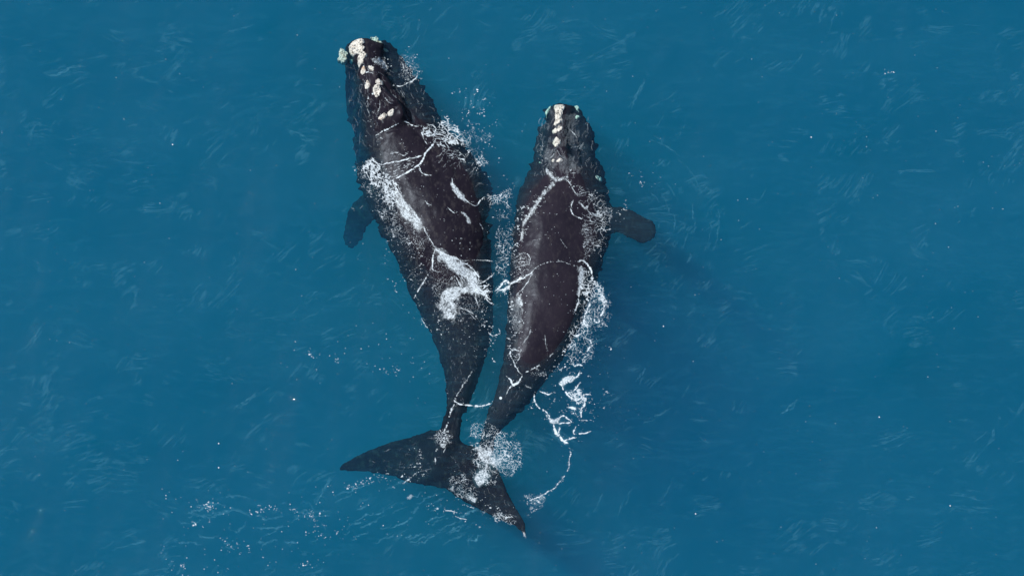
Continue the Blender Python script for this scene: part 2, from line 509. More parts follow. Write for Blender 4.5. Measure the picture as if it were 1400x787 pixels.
def detail_a(c, nr, px, py):
    up = np.clip(nr[:, 2], 0, 1) ** 0.5
    d = np.zeros(len(c))
    def ridge(pts, w, h):
        return h * np.exp(-(seg_dist(px, py, pts) / w) ** 2)
    # raised blowhole pad, the V of the blowholes, lip rims and rostrum ridges
    d += ridge([(526, 148), (521, 166)], 9, 0.10) + ridge([(538, 144), (545, 158)], 9, 0.10)
    d -= ridge([(520, 134), (519, 146), (517, 154)], 1.7, 0.10) + ridge([(523, 138), (530, 145), (539, 147)], 1.8, 0.10)
    d += ridge([(526, 128), (536, 137), (546, 149), (548, 160)], 4, 0.12)
    d -= ridge([(509, 118), (507, 140), (512, 172)], 2.5, 0.07)
    d += ridge([(498, 86), (503, 112), (509, 150), (514, 176)], 1.6, 0.05)
    d -= ridge([(520, 106), (534, 122), (552, 146), (566, 166)], 3.0, 0.10)
    d += ridge([(513, 100), (518, 118)], 5, 0.06)
    d -= ridge([(530, 178), (560, 170), (584, 196)], 3.5, 0.05)
    # soft shoulder folds
    d += 0.03 * np.sin(px / 6.0 + fbm(px / 30, py / 30, 4, 3) * 4) * np.exp(-(((px - 615) / 30) ** 2 + ((py - 225) / 30) ** 2))
    c = c + nr * (d * up)[:, None]
    win = np.clip((py - 82) / 14.0, 0, 1) * np.clip((232 - py) / 25.0, 0, 1)
    edge = 490 + (py - 90) * 0.12
    lip = np.clip((edge - px + 7 * fbm(px / 14, py / 9, 71, 3)) / 12.0, 0, 1) * win     # the slack lower lip hangs deeper in the water
    c[:, 2] -= lip * (0.6 + 1.6 * np.clip(fbm(px / 9.0, py / 13.0, 77, 3) + 0.2, 0, 1))
    return ragged(c, nr, px, py, 0.15, 21)

# younger whale, right of the pair --------------------------------------
B_BODY = [
    (756, 143, 781, 143, -0.15, 0.15, 0.3, 0.0),
    (749, 147, 790, 147, -0.10, 0.28, 0.5, 0.0),
    (746, 155, 796, 155, -0.10, 0.34, 0.7, 0.0),
    (742, 166, 802, 166, -0.12, 0.40, 0.8, 0.0),
    (737, 178, 809, 178, -0.14, 0.45, 0.9, 0.0),
    (733, 190, 813, 190, -0.12, 0.50, 1.0, 0.0),
    (731, 204, 815, 204, -0.10, 0.55, 1.1, 0.0),
    (728, 218, 818, 218, -0.06, 0.62, 1.2, -0.05),
    (724, 232, 824, 232, 0.02, 0.72, 1.3, -0.08),
    (717, 246, 829, 246, 0.14, 0.82, 1.4, -0.10),
    (711, 260, 832, 260, 0.22, 0.88, 1.5, -0.13),
    (707, 276, 834, 276, 0.28, 0.92, 1.5, -0.15),
    (704, 292, 836, 292, 0.32, 0.92, 1.5, -0.15),
    (703, 308, 836, 308, 0.36, 0.90, 1.5, -0.14),
    (702, 324, 834, 324, 0.38, 0.88, 1.5, -0.13),
    (700, 340, 830, 340, 0.38, 0.85, 1.4, -0.1),
    (698, 358, 825, 358, 0.36, 0.82, 1.4, -0.05),
    (697, 376, 819, 376, 0.36, 0.80, 1.3, 0.0),
    (695, 396, 810, 396, 0.35, 0.78, 1.3, 0.05),
    (694, 416, 802, 416, 0.34, 0.75, 1.2, 0.1),
    (693, 436, 796, 436, 0.32, 0.70, 1.1, 0.12),
    (692, 454, 788, 454, 0.28, 0.65, 1.0, 0.1),
    (690, 472, 778, 472, 0.24, 0.60, 0.95, 0.08),
    (688, 490, 768, 492, 0.16, 0.55, 0.9, 0.03),
    (684, 508, 753, 511, 0.02, 0.48, 0.8, 0.0),
    (680, 526, 738, 530, -0.08, 0.44, 0.7, 0.0),
    (675, 544, 723, 549, -0.12, 0.40, 0.6, 0.0),
    (669, 560, 707, 567, -0.18, 0.34, 0.5, 0.0),
    (664, 575, 691, 582, -0.30, 0.28, 0.4, 0.0),
    (659, 592, 677, 598, -0.55, 0.22, 0.3, 0.0),
    (654, 610, 674, 613, -0.66, 0.18, 0.22, 0.0),
    (652, 626, 668, 628, -1.6, 0.14, 0.18, 0.0)]
B_ROSTRUM = [
    (757, 145, 784, 145, 0.05, 0.22, 0.5, 0.0),
    (752, 156, 784, 156, 0.12, 0.32, 0.5, 0.0),
    (751, 172, 780, 172, 0.14, 0.36, 0.6, 0.0),
    (750, 190, 780, 190, 0.14, 0.40, 0.6, 0.0),
    (748, 206, 783, 206, 0.16, 0.44, 0.6, 0.0),
    (746, 224, 786, 224, 0.16, 0.46, 0.6, 0.0),
    (744, 240, 790, 240, 0.12, 0.46, 0.6, 0.0)]
B_FIN_R = [
    (818, 282, 816, 322, -0.34, 0.22, 0.22, 0.0),
    (836, 284, 836, 320, -0.34, 0.18, 0.18, 0.0),
    (848, 283, 846, 319, -0.34, 0.14, 0.14, 0.0),
    (862, 286, 857, 324, -0.34, 0.11, 0.11, 0.0),
    (876, 294, 868, 330, -0.36, 0.08, 0.08, 0.0),
    (890, 302, 880, 334, -0.40, 0.06, 0.06, 0.0),
    (898, 311, 889, 330, -0.45, 0.04, 0.04, 0.0),
    (898, 319, 894, 325, -0.5, 0.02, 0.02, 0.0)]
B_FIN_L = [
    (718, 276, 714, 312, -1.1, 0.2, 0.2, 0.0),
    (714, 286, 706, 322, -1.4, 0.16, 0.16, 0.0),
    (712, 300, 702, 334, -1.9, 0.12, 0.12, 0.0),
    (712, 318, 704, 342, -2.4, 0.08, 0.08, 0.0),
    (712, 336, 707, 346, -2.8, 0.03, 0.03, 0.0)]
B_FLUKE_L = fluke([(660, 612), (646, 612), (624, 612), (604, 618), (592, 626)],
                  [(655, 656), (642, 652), (622, 644), (602, 636), (590, 630)], -1.5, -2.8, 0.13, 0.03)
B_FLUKE_R = fluke([(660, 612), (672, 626), (684, 648), (692, 668), (696, 682)],
                  [(644, 644), (654, 660), (668, 674), (682, 684), (692, 690)], -1.5, -2.4, 0.13, 0.03)

def detail_b(c, nr, px, py):
    up = np.clip(nr[:, 2], 0, 1) ** 0.5
    d = np.zeros(len(c))
    def ridge(pts, w, h):
        return h * np.exp(-(seg_dist(px, py, pts) / w) ** 2)
    d -= ridge([(761, 201), (756, 214), (750, 219)], 1.6, 0.07) + ridge([(764, 201), (768, 212), (773, 216)], 1.6, 0.07)
    d += ridge([(758, 205), (762, 225)], 6, 0.05)
    d -= ridge([(786, 160), (792, 190), (796, 220)], 3, 0.08)
    d -= ridge([(747, 162), (741, 190), (738, 220)], 3, 0.08)
    d += 0.035 * np.sin(px / 3.2 + 3 * fbm(px / 16, py / 22, 8, 3)) * np.clip(1 - np.abs(py - 195) / 60, 0, 1)
    c = c + nr * (d * up)[:, None]
    return ragged(c, nr, px, py, 0.15, 43)

def whale_root(name, px, py, label):
    e = bpy.data.objects.new(name, None); scene.collection.objects.link(e)
    x, y = G(px, py, 0.0)
    e.location = (float(x), float(y), -1.2)
    e.empty_display_size = 1.0
    bpy.context.view_layer.update()
    return tag(e, label, 'whale', 'right whales swimming side by side')

ROOT_A = whale_root('whale', 590, 320, 'larger black whale on the left with white crusted head and spread tail flukes')
ROOT_B = whale_root('whale', 760, 340, 'smaller black whale on the right with bare smooth back and one flipper out')
bodyA, BVA = build_body('body', [(A_BODY, 130, 1.0), (A_ROSTRUM, 46, 1.0), (A_FLUKE_L, 40, 1.0), (A_FLUKE_R, 44, 1.0), (A_FIN_L, 30, 1.0), (A_FIN_R, 24, 1.0)], 0.045, SKIN_A, ROOT_A, detail_a)
bodyB, BVB = build_body('body', [(B_BODY, 120, 1.0), (B_ROSTRUM, 40, 1.0), (B_FIN_R, 34, 1.0), (B_FIN_L, 24, 1.0), (B_FLUKE_L, 24, 1.0), (B_FLUKE_R, 24, 1.0)], 0.045, SKIN_B, ROOT_B, detail_b)

DOWN = Vector((0, 0, -1))
def skin_z(x, y):
    best = -99.0
    for bv in (BVA, BVB):
        h = bv.ray_cast(Vector((x, y, 10.0)), DOWN)
        if h[0] is not None and h[0].z > best: best = h[0].z
    return best

# ------------------------------------------------------------------ callosities
def in_poly(px, py, poly):
    inside = np.zeros(np.shape(px), bool)
    j = len(poly) - 1
    for i in range(len(poly)):
        xi, yi = poly[i]; xj, yj = poly[j]
        c_ = ((yi > py) != (yj > py)) & (px < (xj - xi) * (py - yi) / (yj - yi + 1e-12) + xi)
        inside ^= c_
        j = i
    return inside

def sdist(px, py, poly):
    d = seg_dist(px, py, list(poly) + [poly[0]])
    return np.where(in_poly(px, py, poly), d, -d)

def callosity(poly, h, parent, depth=0.0, label=None, seed=1, step=0.6, wob=1.2):
    P = np.array(poly, float)
    x0, y0 = P.min(0) - 2; x1, y1 = P.max(0) + 2
    us = np.arange(x0, x1, step); vs = np.arange(y0, y1, step)
    U, V = np.meshgrid(us, vs, indexing='ij')
    sd = sdist(U, V, poly) + wob * fbm(U / 3.5, V / 3.5, seed, 3)
    keep = sd > 0
    cell = keep[:-1, :-1] & keep[1:, :-1] & keep[1:, 1:] & keep[:-1, 1:]
    if not cell.any(): return
    use = np.zeros(keep.shape, bool)
    for a in (slice(None, -1), slice(1, None)):
        for b in (slice(None, -1), slice(1, None)):
            use[a, b] |= cell
    ids = -np.ones(keep.shape, int); ids[use] = np.arange(use.sum())
    up_, vp_ = U[use], V[use]
    lump = 0.6 + 0.9 * np.clip(worley(up_ / 3.2, vp_ / 3.2, seed), 0, 1) + 0.25 * fbm(up_ / 1.6, vp_ / 1.6, seed + 3, 2)
    e = np.clip(sd[use] / 2.2, 0, 1) ** 0.5
    zs = np.zeros(len(up_)) ; X = np.zeros(len(up_)); Y = np.zeros(len(up_)); Zb = np.zeros(len(up_))
    z0 = 0.0
    for _ in range(4):
        gx_, gy_ = G(P[:, 0].mean(), P[:, 1].mean(), z0)
        z0 = max(skin_z(float(gx_), float(gy_)), -0.6)
    if depth: z0 = -depth
    for i in range(len(up_)):
        z = 0.0
        for _ in range(1):
            x, y = G(up_[i], vp_[i], z0)
            s_ = skin_z(float(x), float(y))
            if s_ < -3: s_ = -0.6
            z = s_
        X[i], Y[i], Zb[i] = x, y, z
    med = np.median(Zb)
    Zb = np.clip(Zb, med - 0.22, med + 0.16)
    Zt = Zb + h * e * lump
    if depth: Zt = -depth + h * 0.6 * e * lump; Zb = np.full(len(up_), -depth - 0.15)
    n_ = len(up_)
    co_ = np.concatenate([np.stack([X, Y, Zt], -1), np.stack([X, Y, Zb - 0.10], -1)])
    q = np.stack([ids[:-1, :-1][cell], ids[:-1, 1:][cell], ids[1:, 1:][cell], ids[1:, :-1][cell]], -1)
    faces = list(map(tuple, q.tolist()))
    cnt = {}
    for f in faces:
        for a, b in zip(f, f[1:] + f[:1]): cnt[(a, b)] = 1
    sides = [(b, a, a + n_, b + n_) for (a, b) in cnt if (b, a) not in cnt]
    allf = faces + [tuple(v + n_ for v in f[::-1]) for f in faces] + sides
    me_ = mesh_np('callosity', co_, allf)
    bm_ = bmesh.new(); bm_.from_mesh(me_); bmesh.ops.recalc_face_normals(bm_, faces=bm_.faces); bm_.to_mesh(me_); bm_.free()
    o = link('callosity', me_, CALL, parent)
    if label: o['label'] = label
    return o

def blob(cx, cy, rx, ry, rot=0.0, n=12):
    c_, s_ = math.cos(math.radians(rot)), math.sin(math.radians(rot))
    return [(cx + rx * math.cos(t) * c_ - ry * math.sin(t) * s_, cy + rx * math.cos(t) * s_ + ry * math.sin(t) * c_) for t in [2 * math.pi * i / n for i in range(n)]]

callosity([(476, 61), (481, 55), (490, 52), (497, 53), (499, 59), (496, 62), (500, 66), (497, 71), (502, 75), (502, 79), (497, 82), (497, 88), (490, 89), (488, 84), (490, 74), (482, 73), (477, 68)],
          0.09, ROOT_A, label='large cream crusted patch on the tip of the snout', seed=5)
callosity([(463, 70), (468, 66), (473, 69), (475, 77), (476, 86), (469, 86), (463, 82)], 0.10, ROOT_A, 0.26, 'greenish crusted patch under water on the left of the snout', 6, wob=2.6)
callosity([(506, 52), (514, 50), (520, 56), (525, 60), (523, 64), (515, 63), (510, 58)], 0.10, ROOT_A, 0.26, 'greenish crusted patch under water on the right of the snout', 7, wob=2.2)
for k, (cx, cy, rx, ry, rot, h) in enumerate([(496, 97.5, 3.4, 4.6, -5, .07), (507.5, 94, 2.8, 4.4, -25, .07), (502.5, 115.5, 3.3, 5.0, -20, .07),
        (519.5, 112, 3.5, 4.2, -30, .07), (516, 111.5, 2.2, 3.2, -30, .05), (515, 124, 5.6, 8.0, -8, .10), (523, 159.5, 5.6, 3.2, -14, .06), (534.5, 154.5, 5.2, 3.2, -28, .06),
        (527, 69, 3.0, 1.4, 10, .05), (480, 83.5, 1.6, 1.2, 0, .04)]):
    callosity(blob(cx, cy, rx + .7, ry + .7, rot), h * .7, ROOT_A, seed=20 + k, step=0.5, wob=1.7)
callosity([(757, 142), (764, 141.5), (772, 142), (773, 147), (770, 152), (768, 160), (770, 166), (771, 169), (764, 170), (760, 173), (757, 170), (759, 163), (758, 156), (759, 151), (757, 147)],
          0.09, ROOT_B, label='long cream crusted patch down the front of the snout', seed=9)
callosity([(746, 152), (749, 148), (753, 144), (753, 149), (750, 155), (747, 162)], 0.08, ROOT_B, 0.22, 'greenish crusted patch under water on the left of the snout', 10, wob=2.0)
callosity([(785, 145), (789, 143), (792, 147), (791, 153), (786, 152)], 0.08, ROOT_B, 0.22, 'greenish crusted patch under water on the right of the snout', 11, wob=1.6)
for k, (cx, cy, rx, ry, rot, h) in enumerate([(759, 179, 3.2, 3.4, 0, .07), (765.3, 176, 3.0, 3.8, 10, .07), (760.8, 194, 4.6, 6.2, 0, .08), (765, 219, 4.2, 2.2, -15, .05),
        (790, 160, 3.0, 1.8, 0, .06), (819, 244, 4.6, 2.8, 30, .06), (756, 220, 1.8, 1.6, 0, .04), (738, 222, 1.6, 1.4, 0, .04)]):
    callosity(blob(cx, cy, rx + .6, ry + .6, rot), h * .7, ROOT_B, seed=60 + k, step=0.5, wob=1.6)
# ------------------------------------------------------------------ foam: cover maps drawn at 2 samples per photo pixel, turned into thin draped meshes
S = 2
W_, H_ = 1400 * S, 788 * S
LOBOX = None
def new_map(): return np.zeros((W_, H_), np.float32)

def splat(M, x, y, r, d):
    cx, cy, rr = x * S, y * S, r * S
    i0, i1 = int(max(0, cx - rr - 2)), int(min(W_, cx + rr + 3))
    j0, j1 = int(max(0, cy - rr - 2)), int(min(H_, cy + rr + 3))
    if i1 <= i0 or j1 <= j0: return
    gi = np.arange(i0, i1)[:, None] - cx; gj = np.arange(j0, j1)[None, :] - cy
    v = np.clip(rr + 0.6 - np.hypot(gi, gj), 0, 1) * d
    M[i0:i1, j0:j1] = np.maximum(M[i0:i1, j0:j1], v)

def soft_splat(M, x, y, r, d):
    cx, cy, rr = x * S, y * S, r * S
    e = int(rr * 2.2) + 2
    i0, i1 = int(max(0, cx - e)), int(min(W_, cx + e + 1))
    j0, j1 = int(max(0, cy - e)), int(min(H_, cy + e + 1))
    if i1 <= i0 or j1 <= j0: return
    gi = np.arange(i0, i1)[:, None] - cx; gj = np.arange(j0, j1)[None, :] - cy
    v = d * np.exp(-(gi * gi + gj * gj) / (rr * rr + 0.3))
    M[i0:i1, j0:j1] = np.maximum(M[i0:i1, j0:j1], v)

def stroke(M, pts, w=1.0, d=0.9, wob=1.2, gap=0.0, seed=None, soft=False, hair=True):
    """a foam string: wandering, frayed, of uneven width, broken where the froth has burst"""
    seed = int(random.random() * 9999) if seed is None else seed
    L_ = sum(math.hypot(b[0] - a[0], b[1] - a[1]) for a, b in zip(pts[:-1], pts[1:]))
    n = max(4, int(L_ / 0.3))
    P = catmull(pts, n)
    t = np.linspace(0, L_, n)
    o_ = t * 0
    dx = fbm(t / 6.0, o_ + 1.5, seed, 4, .6) * wob * 1.9; dy = fbm(t / 6.0, o_ + 7.5, seed + 3, 4, .6) * wob * 1.9
    wn_ = 0.62 + 1.5 * fbm(t / 3.2, o_ + 3.5, seed + 7, 4, .7)
    gn = fbm(t / 4.0, o_ + 9.5, seed + 11, 3, .6)
    end = np.clip(np.minimum(t, L_ - t) / 4.0, 0.15, 1)
    if soft:
        for k in range(0, n, 2):
            e = math.sin(math.pi * min(1, max(0, t[k] / L_))) ** 0.7
            dd = d * e * (0.7 + 0.9 * gn[k])
            if dd > 0.03: soft_splat(M, P[k, 0] + dx[k], P[k, 1] + dy[k], 0.55 * w * max(.4, wn_[k]), dd)
        return
    for k in range(n):
        if gn[k] < gap - 0.42: continue
        r_ = max(0.16, 0.5 * w * wn_[k] * end[k])
        splat(M, P[k, 0] + dx[k], P[k, 1] + dy[k], r_, min(1, d * (0.72 + 0.5 * wn_[k])))
        if hair and random.random() < 0.16:
            q = random.gauss(0, 1.1 + w * 0.9); a = random.uniform(0, 6.28)
            splat(M, P[k, 0] + dx[k] + q * math.cos(a), P[k, 1] + dy[k] + q * math.sin(a), random.uniform(.15, .42), d * random.uniform(.4, 1))

def box(poly, pad):
    P = np.array(poly, float)
    i0, j0 = np.maximum(((P.min(0) - pad) * S).astype(int), 0)
    i1 = min(int((P[:, 0].max() + pad) * S), W_); j1 = min(int((P[:, 1].max() + pad) * S), H_)
    U, V = np.meshgrid(np.arange(i0, i1) / S, np.arange(j0, j1) / S, indexing='ij')
    return (slice(i0, i1), slice(j0, j1)), U, V

def lace(M, poly, cell=4.0, th=0.16, d=0.9, fill=0.0, seed=0, soft=4.0, stretch=(1.0, 1.0), rot=0.0):
    """net of foam threads round irregular holes"""
    sl, U, V = box(poly, soft)
    sd = sdist(U, V, poly)
    c_, s_ = math.cos(math.radians(rot)), math.sin(math.radians(rot))
    u, v = (U * c_ + V * s_) / stretch[0], (-U * s_ + V * c_) / stretch[1]
    wx = u + cell * 1.1 * fbm(u / cell / 1.3, v / cell / 1.3, seed, 3); wy = v + cell * 1.1 * fbm(u / cell / 1.3, v / cell / 1.3, seed + 4, 3)
    f = worley(wx / cell, wy / cell, seed)
    cov = np.clip((sd + soft * 1.6 * fbm(U / 6, V / 6, seed + 8, 3)) / soft + 0.35, 0, 1)
    hole = 0.5 + 0.9 * fbm(U / 8.0, V / 8.0, seed + 13, 4) + fill
    tt = th * np.clip(hole, 0, 1.6) * cov
    a = np.clip((tt - f) / 0.10 + 0.3, 0, 1) * (tt > 0.02) * d
    a *= np.clip(0.75 + 0.7 * fbm(U / 1.5, V / 1.5, seed + 17, 2), 0, 1)
    M[sl] = np.maximum(M[sl], a)

def mist(M, poly, d=0.8, lo=0.1, seed=0, soft=5.0, sx=5.0, sy=5.0, rot=0.0):
    """churned froth: translucent film with brighter fibres, fading raggedly to its edge"""
    sl, U, V = box(poly, soft * 1.5)
    sd = sdist(U, V, poly) + soft * 1.1 * fbm(U / 5.5, V / 5.5, seed + 40, 4, 0.6)
    c_, s_ = math.cos(math.radians(rot)), math.sin(math.radians(rot))
    u, v = U * c_ + V * s_, -U * s_ + V * c_
    u = u + 3.5 * fbm(U / 9, V / 9, seed + 31, 3); v = v + 2.5 * fbm(U / 8, V / 8, seed + 33, 3)
    n = fbm(u / sx, v / sy, seed, 5, 0.66)
    fib = np.clip(1 - np.abs(fbm(u / sx * 1.5, v / sy * 0.8, seed + 50, 4, 0.6)) * 3.0, 0, 1)
    cov = np.clip(sd / soft + 0.35, 0, 1)
    grain = 0.74 + 0.75 * fbm(U / 1.0, V / 1.0, seed + 5, 2)
    core = np.clip((n * 1.3 + cov * 0.75 - 0.52 + lo) * 2.0, 0, 1)
    a = np.clip(core * 0.85 + fib * 0.5 * cov + 0.10 * cov, 0, 1) * cov * d * np.clip(grain, 0.05, 1)
    M[sl] = np.maximum(M[sl], a)

def specks(M, poly, n, r=(0.25, 0.7), d=(0.4, 0.95), seed=0, clump=0.4, drag=0.3):
    """loose crumbs and flecks of foam, and painted sparkles: ragged scraps of many sizes, gathered in drifts"""
    P = np.array(poly, float)
    area = abs(sum(P[i - 1][0] * P[i][1] - P[i][0] * P[i - 1][1] for i in range(len(P)))) / 2
    rm = r[0] + (r[1] - r[0]) * 0.30
    frac = min(0.5, 0.72 * n * math.pi * (rm + 0.12) ** 2 / area)
    if frac < 0.004:
        rg = np.random.RandomState(seed + 77)
        lo_, hi_ = P.min(0), P.max(0)
        for _ in range(n):
            x, y = rg.uniform(lo_[0], hi_[0]), rg.uniform(lo_[1], hi_[1])
            if float(fbm(np.array([x / 30.0]), np.array([y / 30.0]), seed, 3)[0]) < clump - 0.5 + rg.uniform(-0.2, 0.2): continue
            splat(M, x, y, r[0] + (r[1] - r[0]) * rg.rand() ** 2.2, rg.uniform(*d))
        return
    sl, U, V = box(poly, 5)
    sd = sdist(U, V, poly)
    sc = 1.5 + 1.8 * rm
    wx = U + 1.5 * fbm(U / 4, V / 4, seed + 60, 2); wy = V + 1.5 * fbm(U / 4, V / 4, seed + 61, 2)
    f_ = fbm(wx / sc, wy / (sc * 0.72), seed + 62, 3, 0.55) + (0.25 + 0.55 * clump) * fbm(U / 11, V / 9, seed + 63, 3) + 0.12 * vnoise(U / 3.5, V / 3.5, seed + 64)
    f_ = f_ - np.clip(3 - sd, 0, 9) * 0.05
    ins = sd > 0
    thr = np.quantile(f_[ins], 1 - frac)
    a = np.clip((f_ - thr) / 0.055 + 0.25, 0, 1) * (f_ > thr - 0.012)
    a = a * np.clip(d[0] + (d[1] - d[0]) * (0.5 + 1.4 * vnoise(U / 2.5, V / 2.5, seed + 65)), d[0] * 0.6, 1)
    M[sl] = np.maximum(M[sl], a)

HALO = np.zeros((W_, H_), np.float32)
def blur(A, r):
    for ax in (0, 1):
        for _ in range(2):
            C = np.cumsum(np.pad(A, [(r + 1, r) if k == ax else (0, 0) for k in (0, 1)], mode='edge'), axis=ax, dtype=np.float64)
            n_ = A.shape[ax]
            A = ((np.take(C, range(2 * r + 1, 2 * r + 1 + n_), ax) - np.take(C, range(0, n_), ax)) / (2 * r + 1)).astype(np.float32)
    return A

def foam_object(name, M, label, lift=0.022, mat=None):
    global HALO
    if mat is None: HALO = np.maximum(HALO, M)
    K = M > 0.03
    cell = K[:-1, :-1] | K[1:, :-1] | K[1:, 1:] | K[:-1, 1:]
    use = np.zeros(M.shape, bool)
    for a in (slice(None, -1), slice(1, None)):
        for b in (slice(None, -1), slice(1, None)):
            use[a, b] |= cell
    ids = -np.ones(M.shape, np.int32); nn = int(use.sum()); ids[use] = np.arange(nn)
    I, J = np.nonzero(use)
    px, py = I / S, J / S
    z = np.zeros(nn)
    near = (px > 455) & (px < 905) & (py > 45) & (py < 740)
    for it in range(2):
        x, y = G(px, py, z)
        z = sea_z(x, y)
        if near.any():
            idn = np.nonzero(near)[0]
            xs, ys = x[idn].tolist(), y[idn].tolist()
            sk = np.array([skin_z(a, b) for a, b in zip(xs, ys)])
            z[idn] = np.maximum(z[idn], sk)
            near[idn[sk < -50]] = near[idn[sk < -50]]
    x, y = G(px, py, z)
    co_ = np.stack([x, y, z + lift], -1)
    q = np.stack([ids[:-1, :-1][cell], ids[:-1, 1:][cell], ids[1:, 1:][cell], ids[1:, :-1][cell]], -1)
    me_ = mesh_np(name, co_, q)
    at = me_.attributes.new('cover', 'FLOAT', 'POINT')
    at.data.foreach_set('value', np.clip(M[use], 0, 1).astype(np.float32))
    o = link(name, me_, mat or FOAM)
    print(name, nn)
    return tag(o, label, 'foam', kind='stuff')

# --- foam on and round the larger whale
M = new_map()
mist(M, [(506, 81), (518, 79), (527, 84), (531, 93), (528, 98), (520, 92), (512, 86)], 0.75, 0.0, 1, 3, 3, 3)
specks(M, [(500, 78), (530, 72), (545, 84), (536, 104), (508, 92)], 60, (0.2, .55), seed=2)
lace(M, [(545, 76), (560, 72), (572, 88), (574, 104), (560, 113), (546, 104)], 3.2, 0.14, 0.75, 0.1, 3)
specks(M, [(543, 68), (566, 64), (582, 92), (578, 112), (560, 122), (548, 96)], 70, (0.2, .6), seed=4)
stroke(M, [(537, 118), (549, 118), (559, 113), (566, 110), (571, 103)], 1.1, 0.8, 0.8)
specks(M, [(492, 88), (500, 88), (514, 176), (506, 182)], 70, (0.2, .5), (0.3, .7), seed=5)
stroke(M, [(493, 88), (497, 106), (500, 124), (503, 145), (507, 165), (513, 184)], 0.7, 0.45, 0.8, 0.6)
stroke(M, [(527, 134), (531, 140), (538, 143)], 0.9, 0.6, .3); stroke(M, [(519, 138), (519, 148), (516, 154)], 0.9, 0.6, .3)
stroke(M, [(499, 99), (506, 99.5), (510, 101)], 0.7, 0.7, .3)
stroke(M, [(537, 130), (542, 134)], 0.8, 0.7, .4)
for a in ([(513, 186), (522, 180), (532, 175), (543, 170), (554, 167), (562, 171), (572, 173)], [(572, 172), (583, 170), (592, 172), (596, 178), (592, 185), (583, 186), (577, 181), (580, 190), (584, 197)]):
    stroke(M, a, 1.3, 0.85, 0.8, 0.2)
stroke(M, [(594, 193), (588, 202), (581, 210), (576, 222), (570, 227), (560, 234), (548, 241), (537, 246)], 1.9, 0.92, 1.0)
stroke(M, [(508, 216), (514, 223), (524, 225), (534, 222), (545, 221), (556, 218), (568, 215), (576, 214)], 1.5, 0.85, 1.0)
for k in range(5):
    stroke(M, [(520 + 3 * k, 228 + 4 * k), (535 + 2 * k, 227 + 3.4 * k), (552, 223 + 3.2 * k), (566, 219 + 2.2 * k)], 0.7, 0.6, 1.4, 0.5)
stroke(M, [(572, 226), (575, 233), (580, 238), (590, 240)], 1.3, 0.85, 0.8)
stroke(M, [(534, 212), (541, 209), (552, 213), (557, 211)], 0.7, 0.7, 1.0, 0.3)
lace(M, [(575, 170), (597, 173), (610, 160), (622, 170), (629, 180), (630, 194), (613, 204), (592, 194), (577, 184)], 5.0, 0.30, 0.92, 0.25, 11, stretch=(1.5, .8), rot=20)
lace(M, [(604, 205), (622, 205), (638, 216), (634, 222), (616, 216)], 5.0, 0.28, 0.9, 0.15, 12, stretch=(1.5, .8), rot=20)
lace(M, [(628, 178), (650, 176), (672, 178), (676, 192), (654, 196), (640, 204), (630, 196)], 4.0, 0.16, 0.85, -0.1, 13)
lace(M, [(640, 202), (652, 200), (668, 222), (662, 230), (646, 216)], 4.0, 0.16, 0.85, 0.0, 14)
specks(M, [(616, 118), (660, 116), (672, 150), (660, 170), (630, 160)], 75, (0.25, .75), seed=15)
specks(M, [(600, 156), (680, 168), (686, 230), (664, 240), (630, 224), (600, 200)], 130, (0.25, .7), seed=16)
for k in range(12):
    x, y = 596 + RNG.rand() * 55, 212 + RNG.rand() * 26
    stroke(M, [(x, y), (x + 5, y - 4), (x + 9, y - 11)], 0.6, 0.4, 1.0, 0.4)
# left flank
lace(M, [(496, 229), (502, 220), (511, 216), (521, 234), (539, 249), (548, 264), (545, 274), (533, 272), (521, 257), (505, 252)], 5.0, 0.36, 0.92, 0.35, 21, stretch=(.8, 1.5), rot=-30)
lace(M, [(520, 255), (540, 256), (546, 270), (540, 282), (530, 284), (524, 302), (521, 298), (528, 278)], 4.0, 0.34, 0.9, 0.2, 22)
mist(M, [(541, 262), (549, 264), (557, 280), (567, 290), (577, 298), (581, 312), (572, 315), (560, 306), (548, 298), (542, 280)], 0.88, 0.12, 23, 4, 2.5, 7, -40)
lace(M, [(484, 228), (500, 224), (520, 258), (545, 282), (545, 322), (528, 318), (512, 280), (496, 262)], 5.0, 0.09, 0.75, 0.0, 24)
lace(M, [(536, 285), (558, 300), (585, 315), (592, 340), (560, 345), (536, 320)], 4.5, 0.11, 0.75, 0.0, 25)
specks(M, [(478, 226), (500, 218), (548, 262), (592, 330), (600, 352), (586, 392), (560, 392), (532, 342), (508, 290)], 300, (0.2, .6), (0.3, .85), seed=26, clump=0.3)
stroke(M, [(579, 310), (583, 319), (589, 329), (595, 339)], 1.1, 0.8, 0.8)
stroke(M, [(592, 356), (590, 367), (582, 381), (575, 392), (566, 408)], 1.2, 0.65, 0.9, 0.3)
stroke(M, [(497, 282), (486, 287), (480, 284)], 0.6, 0.3, 1, 0.4)
